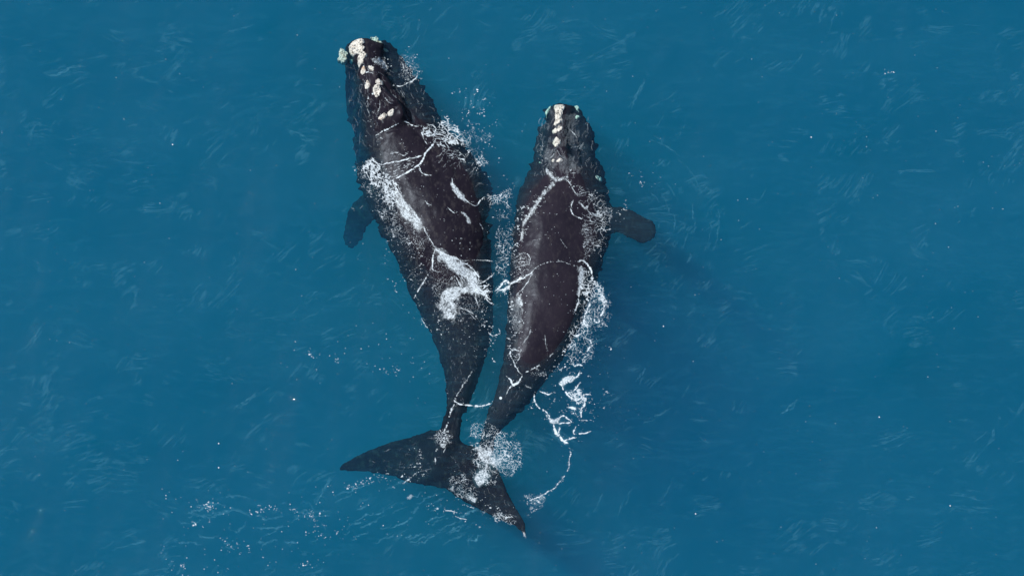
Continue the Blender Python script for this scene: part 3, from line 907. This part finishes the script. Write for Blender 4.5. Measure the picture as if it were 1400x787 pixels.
# back
stroke(M, [(618, 244), (619, 254), (626, 262), (633, 270), (641, 277), (651, 281), (657, 274), (662, 270)], 1.2, 0.9, 0.6)
mist(M, [(616, 250), (623, 254), (629, 262), (640, 275), (636, 278), (626, 270), (618, 260)], 0.95, 0.35, 31, 2.2, 3, 3)
mist(M, [(630, 289), (636, 292), (642, 298), (644, 306), (640, 304), (636, 297)], 0.9, 0.3, 32, 2, 3, 3)
stroke(M, [(581, 275), (585, 279), (590, 281)], 1.2, 0.85, 0.3)
stroke(M, [(656, 306), (658, 309), (660, 313)], 1.4, 0.8, 0.3); stroke(M, [(612, 284), (618, 289), (622, 292)], 0.9, 0.7, 0.6, .2)
stroke(M, [(606, 300), (612, 302)], 0.5, 0.5, 0.6, 0.3); stroke(M, [(619, 248), (630, 272)], 0.5, 0.5, 0.6, 0.4)
for x, y in ((627, 330), (627, 333), (629, 326), (573, 260), (620, 316), (618, 329), (612, 340), (629, 340), (640, 343), (634, 352)):
    splat(M, x + RNG.normal(0, 2), y + RNG.normal(0, 2), RNG.uniform(.3, .7), RNG.uniform(.4, .8))
specks(M, [(560, 180), (590, 200), (660, 260), (668, 340), (600, 336), (560, 262), (545, 246)], 130, (0.15, .4), (0.3, .8), seed=33)
specks(M, [(514, 186), (570, 172), (586, 196), (560, 218), (520, 214)], 60, (0.15, .35), (0.25, .6), seed=34)
# big splash across the back
mist(M, [(594, 338), (602, 340), (612, 346), (632, 357), (648, 368), (657, 384), (656, 396), (646, 398), (634, 384), (620, 372), (606, 360), (597, 352)], 0.97, 0.28, 41, 6, 2.4, 7, -50)
mist(M, [(604, 398), (620, 388), (640, 388), (657, 392), (656, 402), (640, 402), (622, 412), (628, 428), (622, 440), (610, 436), (596, 420)], 0.92, 0.18, 42, 7, 3, 6, 30)
stroke(M, [(596, 340), (592, 350), (591, 360), (592, 368)], 1.5, 0.85, 1.0)
stroke(M, [(595, 340), (612, 349), (632, 358), (648, 370), (656, 384)], 1.4, 0.9, 1.6)
stroke(M, [(604, 372), (596, 371), (588, 366)], 0.9, 0.6, 1, .2)
for k in range(9):
    a = [(640 + RNG.rand() * 10, 385 + RNG.rand() * 14), (656 + RNG.rand() * 6, 390 + RNG.rand() * 12), (664 + RNG.rand() * 10, 388 + RNG.rand() * 26)]
    stroke(M, a, 1.3, 0.85, 1.6)
stroke(M, [(655, 388), (664, 384), (672, 378), (676, 374)], 1.1, 0.8, 1.0); stroke(M, [(650, 396), (660, 402), (668, 412), (674, 416)], 1.1, 0.8, 1.0)
for k in range(12):
    a0 = RNG.rand(); x, y = 600 + 50 * a0, 350 + 45 * a0 + RNG.rand() * 14
    stroke(M, [(x, y), (x + 4, y + 5), (x + 5, y + 12)], 0.8, 0.8, 1.2)
for pts in ([(617, 422), (626, 421), (636, 423), (648, 429)], [(619, 420), (618, 412), (616, 405)], [(632, 357), (650, 356), (673, 357)], [(630, 420), (640, 426), (650, 436)]):
    stroke(M, pts, 0.8, 0.6, 0.8, 0.2)
lace(M, [(590, 350), (622, 352), (660, 390), (665, 430), (635, 445), (600, 440), (588, 400)], 4.2, 0.09, 0.6, 0.0, 43)
specks(M, [(560, 345), (600, 340), (670, 400), (674, 470), (655, 500), (612, 470), (580, 440), (562, 398)], 340, (0.15, .5), (0.25, .75), seed=44, clump=0.25)
specks(M, [(656, 420), (674, 420), (682, 460), (676, 500), (660, 478)], 60, (0.25, .7), (0.5, .95), seed=45)
stroke(M, [(668, 454), (674, 459), (683, 456), (682, 449)], 1.0, 0.8, 0.8, 0.2)
specks(M, [(520, 330), (545, 330), (600, 470), (594, 500), (560, 450), (525, 380)], 60, (0.2, .55), (0.4, .8), seed=46)
specks(M, [(598, 440), (655, 440), (640, 540), (612, 560), (600, 490)], 90, (0.15, .4), (0.2, .5), seed=47)
stroke(M, [(577, 436), (582, 446), (590, 452)], 0.7, 0.6, 0.8, .2)
stroke(M, [(645, 508), (638, 519), (632, 528), (626, 537), (622, 545)], 1.1, 0.75, 1.0, 0.3)
stroke(M, [(620, 547), (628, 552), (642, 554), (658, 555), (672, 551)], 1.6, 0.85, 0.5, 0.1)
stroke(M, [(622, 545), (620, 556), (616, 566), (612, 578), (606, 590)], 1.6, 0.8, 1.6, 0.4)
def hairs(poly, n, ang, d=(0.15, 0.45), ln=(3, 10), w=(0.4, 0.9)):  # short pale strokes painted as wet glints and thin wash on the skin
    P = np.array(poly, float); lo_, hi_ = P.min(0), P.max(0)
    for _ in range(n):
        x, y = RNG.uniform(lo_[0], hi_[0]), RNG.uniform(lo_[1], hi_[1])
        if not in_poly(np.array([x]), np.array([y]), poly)[0]: continue
        a = math.radians(ang + RNG.normal(0, 24)); l_ = RNG.uniform(*ln) / 2
        dx_, dy_ = l_ * math.cos(a), -l_ * math.sin(a)
        stroke(M, [(x - dx_, y - dy_), (x + RNG.normal(0, .8), y + RNG.normal(0, .8)), (x + dx_, y + dy_)], RNG.uniform(*w), 0.66 * RNG.uniform(*d), 0.9, 0.1, hair=False)
hairs([(516, 76), (545, 76), (592, 145), (600, 168), (560, 160), (530, 112)], 60, -60)
hairs([(498, 90), (512, 92), (545, 120), (556, 160), (512, 178), (503, 140)], 60, -72, (0.15, 0.4))
hairs([(470, 90), (497, 92), (510, 200), (486, 215)], 60, -80, (0.08, 0.28), (4, 14))
hairs([(586, 200), (660, 235), (664, 262), (610, 250)], 40, 50, (0.1, 0.35))
hairs([(520, 300), (592, 350), (590, 400), (560, 390)], 60, 40, (0.15, 0.45), (2, 6))
hairs([(596, 430), (664, 430), (640, 560), (615, 560)], 50, -75, (0.06, 0.22), (3, 9))
foam_object('foam_and_glints', M, 'white foam strings, froth and painted glints streaked across the back of the larger left whale')

# --- foam round the tail flukes
M = new_map()
mist(M, blob(617, 559, 3.5, 3.5), 0.8, 0.2, 51, 2, 3, 3)
lace(M, blob(606, 599, 13, 10), 3.4, 0.26, 0.85, 0.15, 52, 3)
mist(M, [(602, 606), (612, 605), (608, 612), (603, 611)], 0.85, 0.3, 53, 2, 3, 3)
stroke(M, [(609, 612), (606, 618)], 1.0, .7, .5); stroke(M, [(597, 612), (595, 622), (595, 634)], 1.0, 0.55, 0.8, 0.4)
specks(M, [(562, 640), (566, 622), (577, 616), (580, 628), (572, 640)], 60, (0.2, .45), (0.35, .8), seed=54)
specks(M, [(462, 676), (470, 664), (500, 650), (545, 642), (585, 645), (582, 656), (545, 658), (505, 664), (474, 682)], 190, (0.2, .5), (0.4, .95), seed=55, clump=0.45)
stroke(M, [(550, 662), (562, 652), (572, 645), (590, 640)], 0.8, 0.4, 0.8, 0.2)
lace(M, [(641, 582), (652, 576), (668, 578), (684, 587), (704, 590), (712, 602), (716, 622), (714, 638), (704, 648), (696, 656), (684, 644), (676, 626), (668, 606), (653, 600), (643, 596)], 4.6, 0.125, 0.95, 0.15, 56, 3)
specks(M, [(640, 580), (660, 575), (700, 588), (718, 610), (716, 640), (700, 656), (680, 640), (655, 604)], 60, (0.2, .45), (0.5, .95), seed=57, clump=0.2)
mist(M, [(648, 614), (656, 606), (664, 612), (670, 606), (676, 622), (688, 626), (680, 644), (670, 636), (664, 640), (656, 630)], 0.95, 0.0, 58, 5, 3.5, 3.5)
mist(M, [(648, 650), (656, 642), (660, 636), (666, 644), (672, 652), (664, 656), (656, 664), (650, 660)], 0.95, 0.1, 59, 4, 3, 4)
lace(M, [(645, 606), (690, 600), (706, 640), (670, 664), (648, 656)], 5.5, 0.15, 0.9, 0.0, 60)
mist(M, [(614, 668), (622, 664), (620, 671)], 0.8, 0.3, 61, 2, 3, 3)
lace(M, [(618, 652), (634, 648), (656, 676), (652, 688), (630, 680), (616, 668)], 4.5, 0.16, 0.8, 0, 62)
mist(M, [(637, 678), (646, 677), (653, 682), (650, 688), (640, 684)], 0.75, 0.1, 63, 2.5, 3, 3)
specks(M, [(612, 640), (650, 650), (700, 690), (712, 712), (690, 714), (640, 700), (612, 670)], 120, (0.2, .5), (0.4, .85), seed=64)
lace(M, [(674, 702), (690, 700), (708, 706), (706, 714), (690, 712), (676, 710)], 4.0, 0.26, 0.85, 0.15, 65)
lace(M, [(654, 696), (668, 698), (668, 704), (656, 704)], 3.0, 0.2, 0.7, 0.0, 66)
for a in ([(609, 698), (616, 698), (625, 700)], [(623, 706), (630, 708), (638, 710)], [(646, 716), (652, 718), (657, 720)], [(634, 689), (641, 692), (648, 694)]):
    stroke(M, a, 0.9, 0.85, 0.6, 0.25)
mist(M, [(556, 680), (562, 674), (565, 678), (560, 682)], 0.6, 0.1, 67, 2, 3, 3)
specks(M, [(585, 680), (620, 690), (668, 716), (664, 724), (616, 706), (586, 698)], 50, (0.2, .5), (0.4, .8), seed=68)
stroke(M, [(780, 616), (778, 632), (773, 648), (764, 660), (752, 671), (738, 678), (724, 684)], 1.0, 0.8, 1.4, 0.32)
lace(M, [(718, 678), (734, 674), (743, 682), (738, 698), (724, 704)], 3.2, 0.16, 0.8, 0.0, 69)
specks(M, [(714, 676), (736, 670), (746, 684), (730, 706), (712, 700)], 60, (0.2, .55), (0.4, .9), seed=70)
mist(M, [(714, 726), (719, 728), (719, 735), (715, 733)], 0.7, 0.2, 71, 2, 3, 3)
hairs([(475, 640), (560, 600), (600, 592), (600, 650), (540, 650)], 60, 20, (0.05, 0.18), (3, 9))
hairs([(600, 600), (640, 612), (700, 690), (690, 705), (620, 670)], 60, -50, (0.06, 0.3), (3, 9))
foam_object('foam_and_glints', M, 'lacy ring of white bubbles and froth over the crossing tails of the two whales')

# --- foam on and round the smaller whale
M = new_map()
mist(M, [(746, 228), (752, 232), (760, 242), (770, 241), (776, 240), (780, 248), (772, 248), (760, 249), (750, 244), (745, 236)], 0.85, 0.0, 101, 3, 3, 3)
specks(M, [(735, 200), (760, 205), (792, 236), (785, 252), (752, 248), (738, 230)], 110, (0.2, .5), (0.25, .7), seed=102)
mist(M, [(738, 205), (752, 200), (785, 215), (795, 235), (770, 238), (745, 230)], 0.16, 0.0, 103, 8, 3, 12, 10)
mist(M, [(752, 150), (790, 155), (792, 200), (755, 205)], 0.09, 0.0, 104, 8, 2, 12, 10)
for a in ([(762, 206), (765, 212), (769, 215), (773, 217)], [(758, 204), (757, 212), (752, 216), (748, 218)], [(779, 178), (785, 183), (788, 188)]):
    stroke(M, a, 0.9, 0.55, 0.8)
lace(M, [(782, 200), (797, 196), (806, 208), (800, 214), (786, 208)], 4.0, 0.14, 0.75, 0.0, 105)
mist(M, [(756, 246), (761, 250), (744, 268), (734, 282), (727, 296), (718, 306), (714, 330), (710, 330), (714, 304), (722, 290), (735, 272)], 0.7, 0.15, 106, 3, 1.8, 3)
specks(M, [(744, 250), (762, 248), (738, 284), (722, 308), (716, 350), (700, 352), (702, 300), (716, 276)], 330, (0.2, .5), (0.4, .9), seed=107, clump=0.1)
stroke(M, [(773, 244), (780, 252), (786, 263), (788, 266)], 1.4, 0.75, 0.8, 0.1)
stroke(M, [(784, 274), (781, 284), (783, 292), (792, 298), (797, 299)], 1.1, 0.75, 0.8, 0.2)
specks(M, [(775, 242), (812, 262), (838, 285), (838, 320), (824, 352), (800, 352), (790, 300)], 110, (0.2, .6), (0.4, .95), seed=108)
lace(M, [(788, 252), (812, 262), (836, 282), (836, 312), (822, 338), (804, 352), (798, 316), (800, 290), (788, 270)], 7.0, 0.13, 0.88, 0.0, 109)
lace(M, [(806, 288), (824, 290), (837, 280), (839, 296), (824, 298), (808, 296)], 4.0, 0.24, 0.9, 0.15, 110)
mist(M, [(808, 290), (816, 293), (826, 292), (822, 297), (812, 296)], 0.8, 0.1, 111, 2, 3, 3)
lace(M, [(794, 305), (806, 308), (806, 345), (798, 356), (798, 330)], 4.0, 0.16, 0.8, 0.1, 112)
specks(M, [(836, 276), (860, 268), (856, 300), (838, 318)], 45, (0.2, .6), (0.4, .8), seed=113)
# fine line over the back, with fibres reaching to the other whale
stroke(M, [(728, 371), (736, 364), (745, 360), (757, 358), (769, 358.5), (780, 361), (790, 365)], 0.6, 0.62, 0.8, 0.22)
stroke(M, [(678, 400), (690, 394), (706, 385), (718, 378), (729, 371)], 1.4, 0.8, 1.2)
stroke(M, [(678, 398), (684, 391), (691, 384), (697, 388), (706, 384), (714, 379)], 2.0, 0.9, 1.2)
stroke(M, [(682, 395), (690, 397), (698, 392)], 2.0, 0.85, 1.0)
stroke(M, [(706, 404), (714, 396), (722, 384), (728, 374)], 0.9, 0.6, 1.0, 0.1)
stroke(M, [(742, 291), (752, 292), (762, 293)], 0.6, 0.6, 0.4, 0.4)
for k in range(7):
    stroke(M, [(703, 353 + 5 * k), (712, 348 + 5 * k), (722, 345 + 4.5 * k + RNG.rand() * 6)], 0.7, 0.5, 1.4, 0.4)
stroke(M, [(715, 346), (722, 348), (725, 354), (723, 362)], 1.0, 0.7, 1.0)
lace(M, [(701, 352), (722, 346), (728, 366), (714, 386), (700, 384)], 4.0, 0.13, 0.7, 0, 114)
mist(M, [(699, 404), (708, 402), (715, 406), (717, 418), (716, 440), (714, 456), (703, 456), (699, 440), (697, 420)], 0.32, -0.05, 115, 4, 2.5, 6)
mist(M, [(704, 403), (713, 404), (716, 414), (714, 420), (706, 412)], 0.85, 0.1, 116, 3, 3, 4)
specks(M, [(696, 396), (718, 400), (718, 460), (706, 500), (694, 490), (694, 430)], 420, (0.2, .45), (0.4, .9), seed=117, clump=0.0)
stroke(M, [(709, 479), (699, 479), (699, 488), (704, 497), (708, 506), (714, 512)], 1.3, 0.7, 1.0, 0.1)
stroke(M, [(709, 479), (710, 488), (706, 496)], 1.0, 0.6, 1.0, 0.2)
stroke(M, [(693, 514), (698, 520), (702, 526), (709, 522), (714, 513)], 2.3, 0.88, 1.0)
stroke(M, [(700, 527), (696, 531), (691, 540)], 1.2, 0.7, 0.8, 0.4); splat(M, 684.5, 544, 1.8, 0.95)
mist(M, [(717, 525), (726, 528), (727, 531), (719, 530)], 0.8, 0.3, 118, 2, 3, 3)
stroke(M, [(716, 510), (728, 505), (742, 496), (751, 488), (759, 479)], 1.0, 0.65, 1.0, 0.45)
lace(M, [(722, 508), (740, 500), (748, 514), (738, 518), (726, 516)], 4.0, 0.14, 0.8, 0, 119)
stroke(M, [(726, 450), (722, 460), (714, 471)], 1.8, 0.28, 0.4); stroke(M, [(745, 458), (746, 470), (749, 480)], 0.8, 0.4, 0.4)
stroke(M, [(766, 327), (771, 334), (775, 339)], 0.8, 0.35, 0.2); stroke(M, [(728, 329), (739, 327)], 0.8, 0.3, 0.2)
specks(M, [(735, 290), (770, 262), (790, 350), (785, 420), (760, 470), (720, 480), (722, 400), (722, 330)], 100, (0.15, .35), (0.3, .8), seed=120)
# right edge
stroke(M, [(790, 358), (797, 357), (803, 361), (808, 369), (811, 378)], 2.2, 0.92, 0.8)
mist(M, [(789, 364), (796, 362), (800, 376), (796, 392), (792, 405), (789, 402), (791, 384)], 0.88, 0.15, 121, 3, 3, 6)
lace(M, [(794, 366), (808, 372), (824, 396), (828, 410), (816, 412), (800, 408), (792, 392)], 5.0, 0.32, 0.92, 0.2, 122)
stroke(M, [(792, 402), (790, 414), (785, 428)], 1.6, 0.6, 0.8, 0.1)
stroke(M, [(822, 400), (827, 412), (824, 426), (817, 440), (812, 436)], 1.6, 0.85, 1.4, 0.25)
stroke(M, [(808, 415), (803, 424), (799, 434), (799, 443), (805, 445)], 2.0, 0.9, 1.0, 0.1)
lace(M, [(796, 436), (808, 432), (806, 448), (798, 448)], 4.0, 0.36, 0.9, 0.3, 123)
lace(M, [(812, 430), (824, 432), (828, 446), (818, 446)], 4.0, 0.3, 0.9, 0.2, 124)
stroke(M, [(783, 458), (789, 459), (795, 455)], 2.6, 0.9, 0.6)
stroke(M, [(800, 462), (807, 466), (809, 473), (801, 481), (787, 481)], 1.3, 0.8, 1.2, 0.3)
lace(M, [(780, 440), (806, 444), (812, 480), (800, 500), (782, 500), (776, 480)], 6.0, 0.15, 0.85, 0.05, 125)
lace(M, [(786, 408), (812, 412), (836, 398), (834, 440), (808, 452), (790, 440)], 5.0, 0.13, 0.85, 0.0, 126)
specks(M, [(800, 390), (836, 380), (840, 450), (830, 560), (790, 600), (762, 500), (784, 430)], 230, (0.25, .75), (0.5, .95), seed=127, clump=0.4)
stroke(M, [(780, 490), (784, 500), (790, 498), (797, 500)], 1.4, 0.8, 1.0, 0.2); stroke(M, [(793, 506), (790, 514), (785, 519)], 1.3, 0.8, 0.8)
mist(M, [(764, 524), (769, 518), (776, 513), (783, 513), (787, 516), (783, 521), (777, 523), (769, 529)], 0.97, 0.5, 128, 2, 3, 3)
stroke(M, [(765, 524), (771, 533), (778, 542), (788, 548)], 1.9, 0.92, 0.8)
lace(M, [(776, 536), (790, 532), (800, 538), (800, 548), (790, 552), (780, 547)], 5.0, 0.42, 0.93, 0.35, 129)
stroke(M, [(787, 548), (794, 544), (799, 540), (806, 538)], 1.9, 0.9, 0.9); stroke(M, [(794, 522), (788, 530), (784, 535)], 1.2, 0.8, 0.8)
stroke(M, [(798, 545), (799, 553), (795, 560), (795, 570)], 2.3, 0.88, 1.2, 0.1)
stroke(M, [(775, 557), (781, 557), (788, 560)], 2.8, 0.92, 0.4)
stroke(M, [(730, 539), (731, 548), (736, 557), (746, 562), (752, 571)], 1.5, 0.88, 0.8)
mist(M, [(750, 570), (757, 573), (765, 571), (763, 578), (756, 580), (751, 576)], 0.95, 0.5, 130, 2, 3, 3)
stroke(M, [(763, 573), (769, 568), (775, 571), (782, 577)], 1.7, 0.9, 0.6); stroke(M, [(764, 579), (770, 578), (776, 578), (782, 577)], 1.4, 0.85, 0.6)
stroke(M, [(757, 580), (759, 590), (764, 597), (771, 603), (776, 606)], 2.8, 0.92, 1.0)
stroke(M, [(765, 583), (764, 591), (767, 598)], 1.8, 0.85, 0.8)
stroke(M, [(770, 603), (779, 600), (788, 598)], 1.5, 0.85, 0.8); stroke(M, [(788, 583), (784, 591), (788, 593), (800, 592), (808, 589)], 1.3, 0.8, 0.9, 0.2)
stroke(M, [(790, 574), (800, 574), (812, 575)], 0.9, 0.7, 0.9, 0.4)
specks(M, [(735, 532), (765, 520), (830, 550), (812, 600), (770, 622), (745, 585), (720, 560)], 100, (0.25, .7), (0.4, .9), seed=131)
stroke(M, [(738, 534), (748, 539), (760, 536)], 1.2, 0.7, 1, .4)
specks(M, [(770, 440), (800, 440), (775, 500), (745, 530), (735, 540), (735, 525), (758, 490)], 90, (0.2, .5), (0.4, .8), seed=132)
# between the two whales
lace(M, [(666, 268), (684, 262), (700, 252), (700, 270), (684, 278), (668, 282)], 4.5, 0.2, 0.88, 0.0, 133)
lace(M, [(680, 280), (700, 275), (700, 350), (690, 380), (676, 376)], 6.0, 0.11, 0.8, 0.0, 134)
specks(M, [(672, 240), (702, 246), (702, 400), (690, 420), (676, 400), (672, 300)], 230, (0.2, .65), (0.4, .9), seed=135)
hairs([(738, 165), (808, 165), (820, 240), (730, 240)], 150, 70, (0.12, 0.42), (3, 10))
hairs([(786, 262), (832, 262), (834, 340), (806, 350)], 60, 20, (0.15, 0.5), (2, 7))
hairs([(672, 520), (720, 520), (690, 580), (665, 575)], 40, 60, (0.06, 0.22), (3, 9))
foam_object('foam_and_glints', M, 'white foam threads, flecks and painted glints fringing the smaller right whale and trailing off its right flank')

# --- loose flecks, painted sparkles and faint painted ripple light over the open sea
M = new_map()
for poly, n_, s_ in (([(268, 688), (300, 680), (304, 690), (276, 698)], 55, 1), ([(346, 696), (376, 688), (380, 698), (352, 702)], 45, 2), ([(258, 712), (290, 714), (300, 722), (266, 722)], 30, 3),
                     ([(296, 728), (336, 726), (346, 756), (312, 758)], 45, 4), ([(395, 690), (440, 696), (446, 722), (400, 716)], 60, 5), ([(410, 724), (470, 722), (468, 738), (420, 738)], 34, 6),
                     ([(404, 772), (430, 760), (434, 770), (408, 778)], 24, 7), ([(230, 765), (250, 764), (252, 780), (228, 778)], 18, 8), ([(418, 480), (444, 484), (470, 490), (464, 494), (420, 490)], 34, 9),
                     ([(500, 500), (550, 496), (570, 500), (540, 512), (505, 512)], 30, 10), ([(380, 440), (600, 440), (600, 520), (380, 520)], 50, 11), ([(470, 660), (600, 690), (600, 740), (420, 740)], 80, 12),
                     ([(220, 670), (480, 680), (480, 787), (220, 787)], 110, 13), ([(860, 225), (905, 240), (890, 262), (850, 240)], 20, 14), ([(1205, 94), (1226, 94), (1222, 112), (1208, 112)], 16, 15)):
    specks(M, poly, n_, (0.22, .62), (0.35, .9), seed=200 + s_, clump=0.35)  # sparkles on the water painted in with the flecks
full = [(0, 0), (1400, 0), (1400, 787), (0, 787)]
specks(M, full, 700, (0.14, .45), (0.2, .8), seed=230, clump=0.35, drag=0.1)
specks(M, [(560, 380), (900, 380), (900, 640), (560, 640)], 120, (0.15, .4), (0.2, .6), seed=231)
for x, y in ((299, 639), (299, 606), (951, 702), (1299, 691), (1109, 188), (236, 198), (907, 446), (1202, 570)):  # single bright sparkles painted as dots
    splat(M, x, y, 0.8, 0.9)
foam_object('foam_and_glints', M, 'loose white flecks and painted sparkles scattered over the open water around the whales')
M = new_map()
def wisp(x, y, ang, ln, d, w):
    """one faint crescent of painted ripple light: a few near-parallel hairs"""
    c_, s_ = math.cos(ang), -math.sin(ang)
    bend = RNG.normal(0, 0.16) * ln
    for h in range(RNG.randint(2, 5)):
        o = RNG.normal(0, 1.6); al = RNG.normal(0, 0.25) * ln
        l2 = ln * RNG.uniform(0.4, 1.0)
        mx_, my_ = x - s_ * o + c_ * al, y + c_ * o + s_ * al
        stroke(M, [(mx_ - c_ * l2 / 2, my_ - s_ * l2 / 2), (mx_ - s_ * bend * 0.5, my_ + c_ * bend * 0.5), (mx_ + c_ * l2 / 2, my_ + s_ * l2 / 2)], w * RNG.uniform(.7, 1.5), d * RNG.uniform(.4, 1.1), 1.8, soft=True)
for k in range(28):
    cx, cy = RNG.uniform(0, 1400), RNG.uniform(0, 787)
    base_a = math.radians(RNG.choice([48, 52, 38, 20, 8, -15], p=[.25, .2, .2, .15, .12, .08]) + RNG.normal(0, 8))
    for _ in range(RNG.randint(1, 5)):
        wisp(cx + RNG.normal(0, 24), cy + RNG.normal(0, 14), base_a + RNG.normal(0, 0.22), RNG.uniform(12, 36), RNG.uniform(0.07, 0.18), RNG.uniform(0.8, 1.5))
# thin drawn-out streaks: light on ripples painted as a combed film
U, V = np.meshgrid(np.arange(W_) / S, np.arange(H_) / S, indexing='ij')
for ang, sd_, lim, amp in ((44, 301, 0.15, 0.085), (14, 311, 0.19, 0.08), (-12, 321, 0.29, 0.065)):
    c_, s_ = math.cos(math.radians(ang)), -math.sin(math.radians(ang))
    w1, w2 = fbm(U / 95, V / 95, sd_, 2), fbm(U / 80, V / 80, sd_ + 1, 2)
    u = U * c_ + V * s_ + 22 * w1; v = -U * s_ + V * c_ + 22 * w2
    rdg = 1 - np.abs(fbm(u / 60, v / 5.5, sd_ + 2, 4, 0.62)) * 2.2
    clus = np.clip((fbm(U / 60, V / 46, sd_ + 5, 3) - lim) * 5, 0, 1) * np.clip(0.6 + 1.0 * vnoise(U / 16, V / 13, sd_ + 9), 0, 1)
    f_ = np.clip((rdg - 0.72) / 0.28, 0, 1) ** 1.5 * clus * amp
    M = np.maximum(M, f_).astype(np.float32)
del U, V, u, v, w1, w2, rdg, clus, f_
for a in ([(60, 100), (75, 103), (90, 96), (100, 90), (118, 91)], [(392, 178), (412, 186), (432, 196)], [(880, 110), (872, 128), (862, 148)], [(318, 560), (336, 550), (354, 537)],
          [(1068, 566), (1082, 556), (1090, 544)], [(1225, 236), (1250, 233), (1280, 236)], [(430, 690), (445, 668), (452, 652)], [(258, 700), (285, 706), (320, 696), (345, 708)]):
    for q in range(3):
        stroke(M, [(x + RNG.normal(0, 1.5), y + RNG.normal(0, 1.5)) for x, y in a], 1.3, RNG.uniform(.12, .24), 2.0, soft=True)
for k in range(46):                      # wake behind the flukes
    x, y = RNG.uniform(470, 660), RNG.uniform(660, 738)
    if y < 660 + (x - 560) * 0.45: continue
    ln = RNG.uniform(10, 36)
    stroke(M, [(x - ln / 2, y + ln * .25), (x, y + RNG.normal(0, 2)), (x + ln / 2, y - ln * .22)], RNG.uniform(1.2, 2.6), RNG.uniform(.1, .3), 2.4, soft=True)
for k in range(22):
    x, y = RNG.uniform(250, 470), RNG.uniform(670, 750)
    ln = RNG.uniform(14, 50)
    stroke(M, [(x - ln / 2, y + RNG.normal(0, 4)), (x, y + RNG.normal(0, 3)), (x + ln / 2, y + RNG.normal(0, 5))], RNG.uniform(1.5, 3.2), RNG.uniform(.08, .22), 3.0, soft=True)
for k in range(16):                      # pale arcs painted for light on ripples from the flipper and the heads
    r_ = 40 + k * 6 + RNG.normal(0, 3); a0 = RNG.uniform(-0.6, 0.9); a1 = a0 + RNG.uniform(0.3, 0.7)
    stroke(M, [(860 + r_ * math.cos(a), 300 - r_ * math.sin(a)) for a in np.linspace(a0, a1, 5)], 1.6, RNG.uniform(.07, .14), 1.2, soft=True)
U, V = np.meshgrid(np.arange(440 * S, 910 * S) / S, np.arange(40 * S, 750 * S) / S, indexing='ij')
for rows in (A_BODY, B_BODY, A_FLUKE_L, A_FLUKE_R, A_FIN_L, B_FIN_R):
    outline = [(r_[0], r_[1]) for r_ in rows] + [(r_[2], r_[3]) for r_ in rows[::-1]]
    P_ = np.array(outline); i0, j0 = (P_.min(0) * S).astype(int) - 8; i1, j1 = (P_.max(0) * S).astype(int) + 8
    sub = (slice(max(i0, 0), i1), slice(max(j0, 0), j1))
    Us, Vs = np.meshgrid(np.arange(sub[0].start, i1) / S, np.arange(sub[1].start, j1) / S, indexing='ij')
    M[sub] *= np.clip(-sdist(Us, Vs, outline) / 4.0, 0 if rows in (A_BODY, B_BODY) else 0.55, 1)
del U, V
# aerated water: the milky cloud of fine bubbles round every patch of froth
sl = (slice(440 * S, 900 * S), slice(40 * S, 750 * S))
gu, gv = np.meshgrid(np.arange(440 * S, 900 * S) / S, np.arange(40 * S, 750 * S) / S, indexing='ij')
h_ = np.clip(blur(HALO[sl], 5) * 0.55 + blur(HALO[sl], 12) * 0.45, 0, 0.5) * 0.30 * np.clip(0.8 + 0.9 * fbm(gu / 7, gv / 7, 401, 4, 0.6), 0.1, 1.4)
for rows in (A_BODY, B_BODY):
    outline = [(r_[0], r_[1]) for r_ in rows] + [(r_[2], r_[3]) for r_ in rows[::-1]]
    h_ *= np.clip(-sdist(gu, gv, outline) / 5.0, 0.12, 1)
M[sl] = np.clip(M[sl] + h_, 0, 0.3)
foam_object('ripple_light_and_bubbles', M, 'faint pale blue wind streaks of painted ripple light and fine bubbles combed across the open water', mat=FILM, lift=0.010)
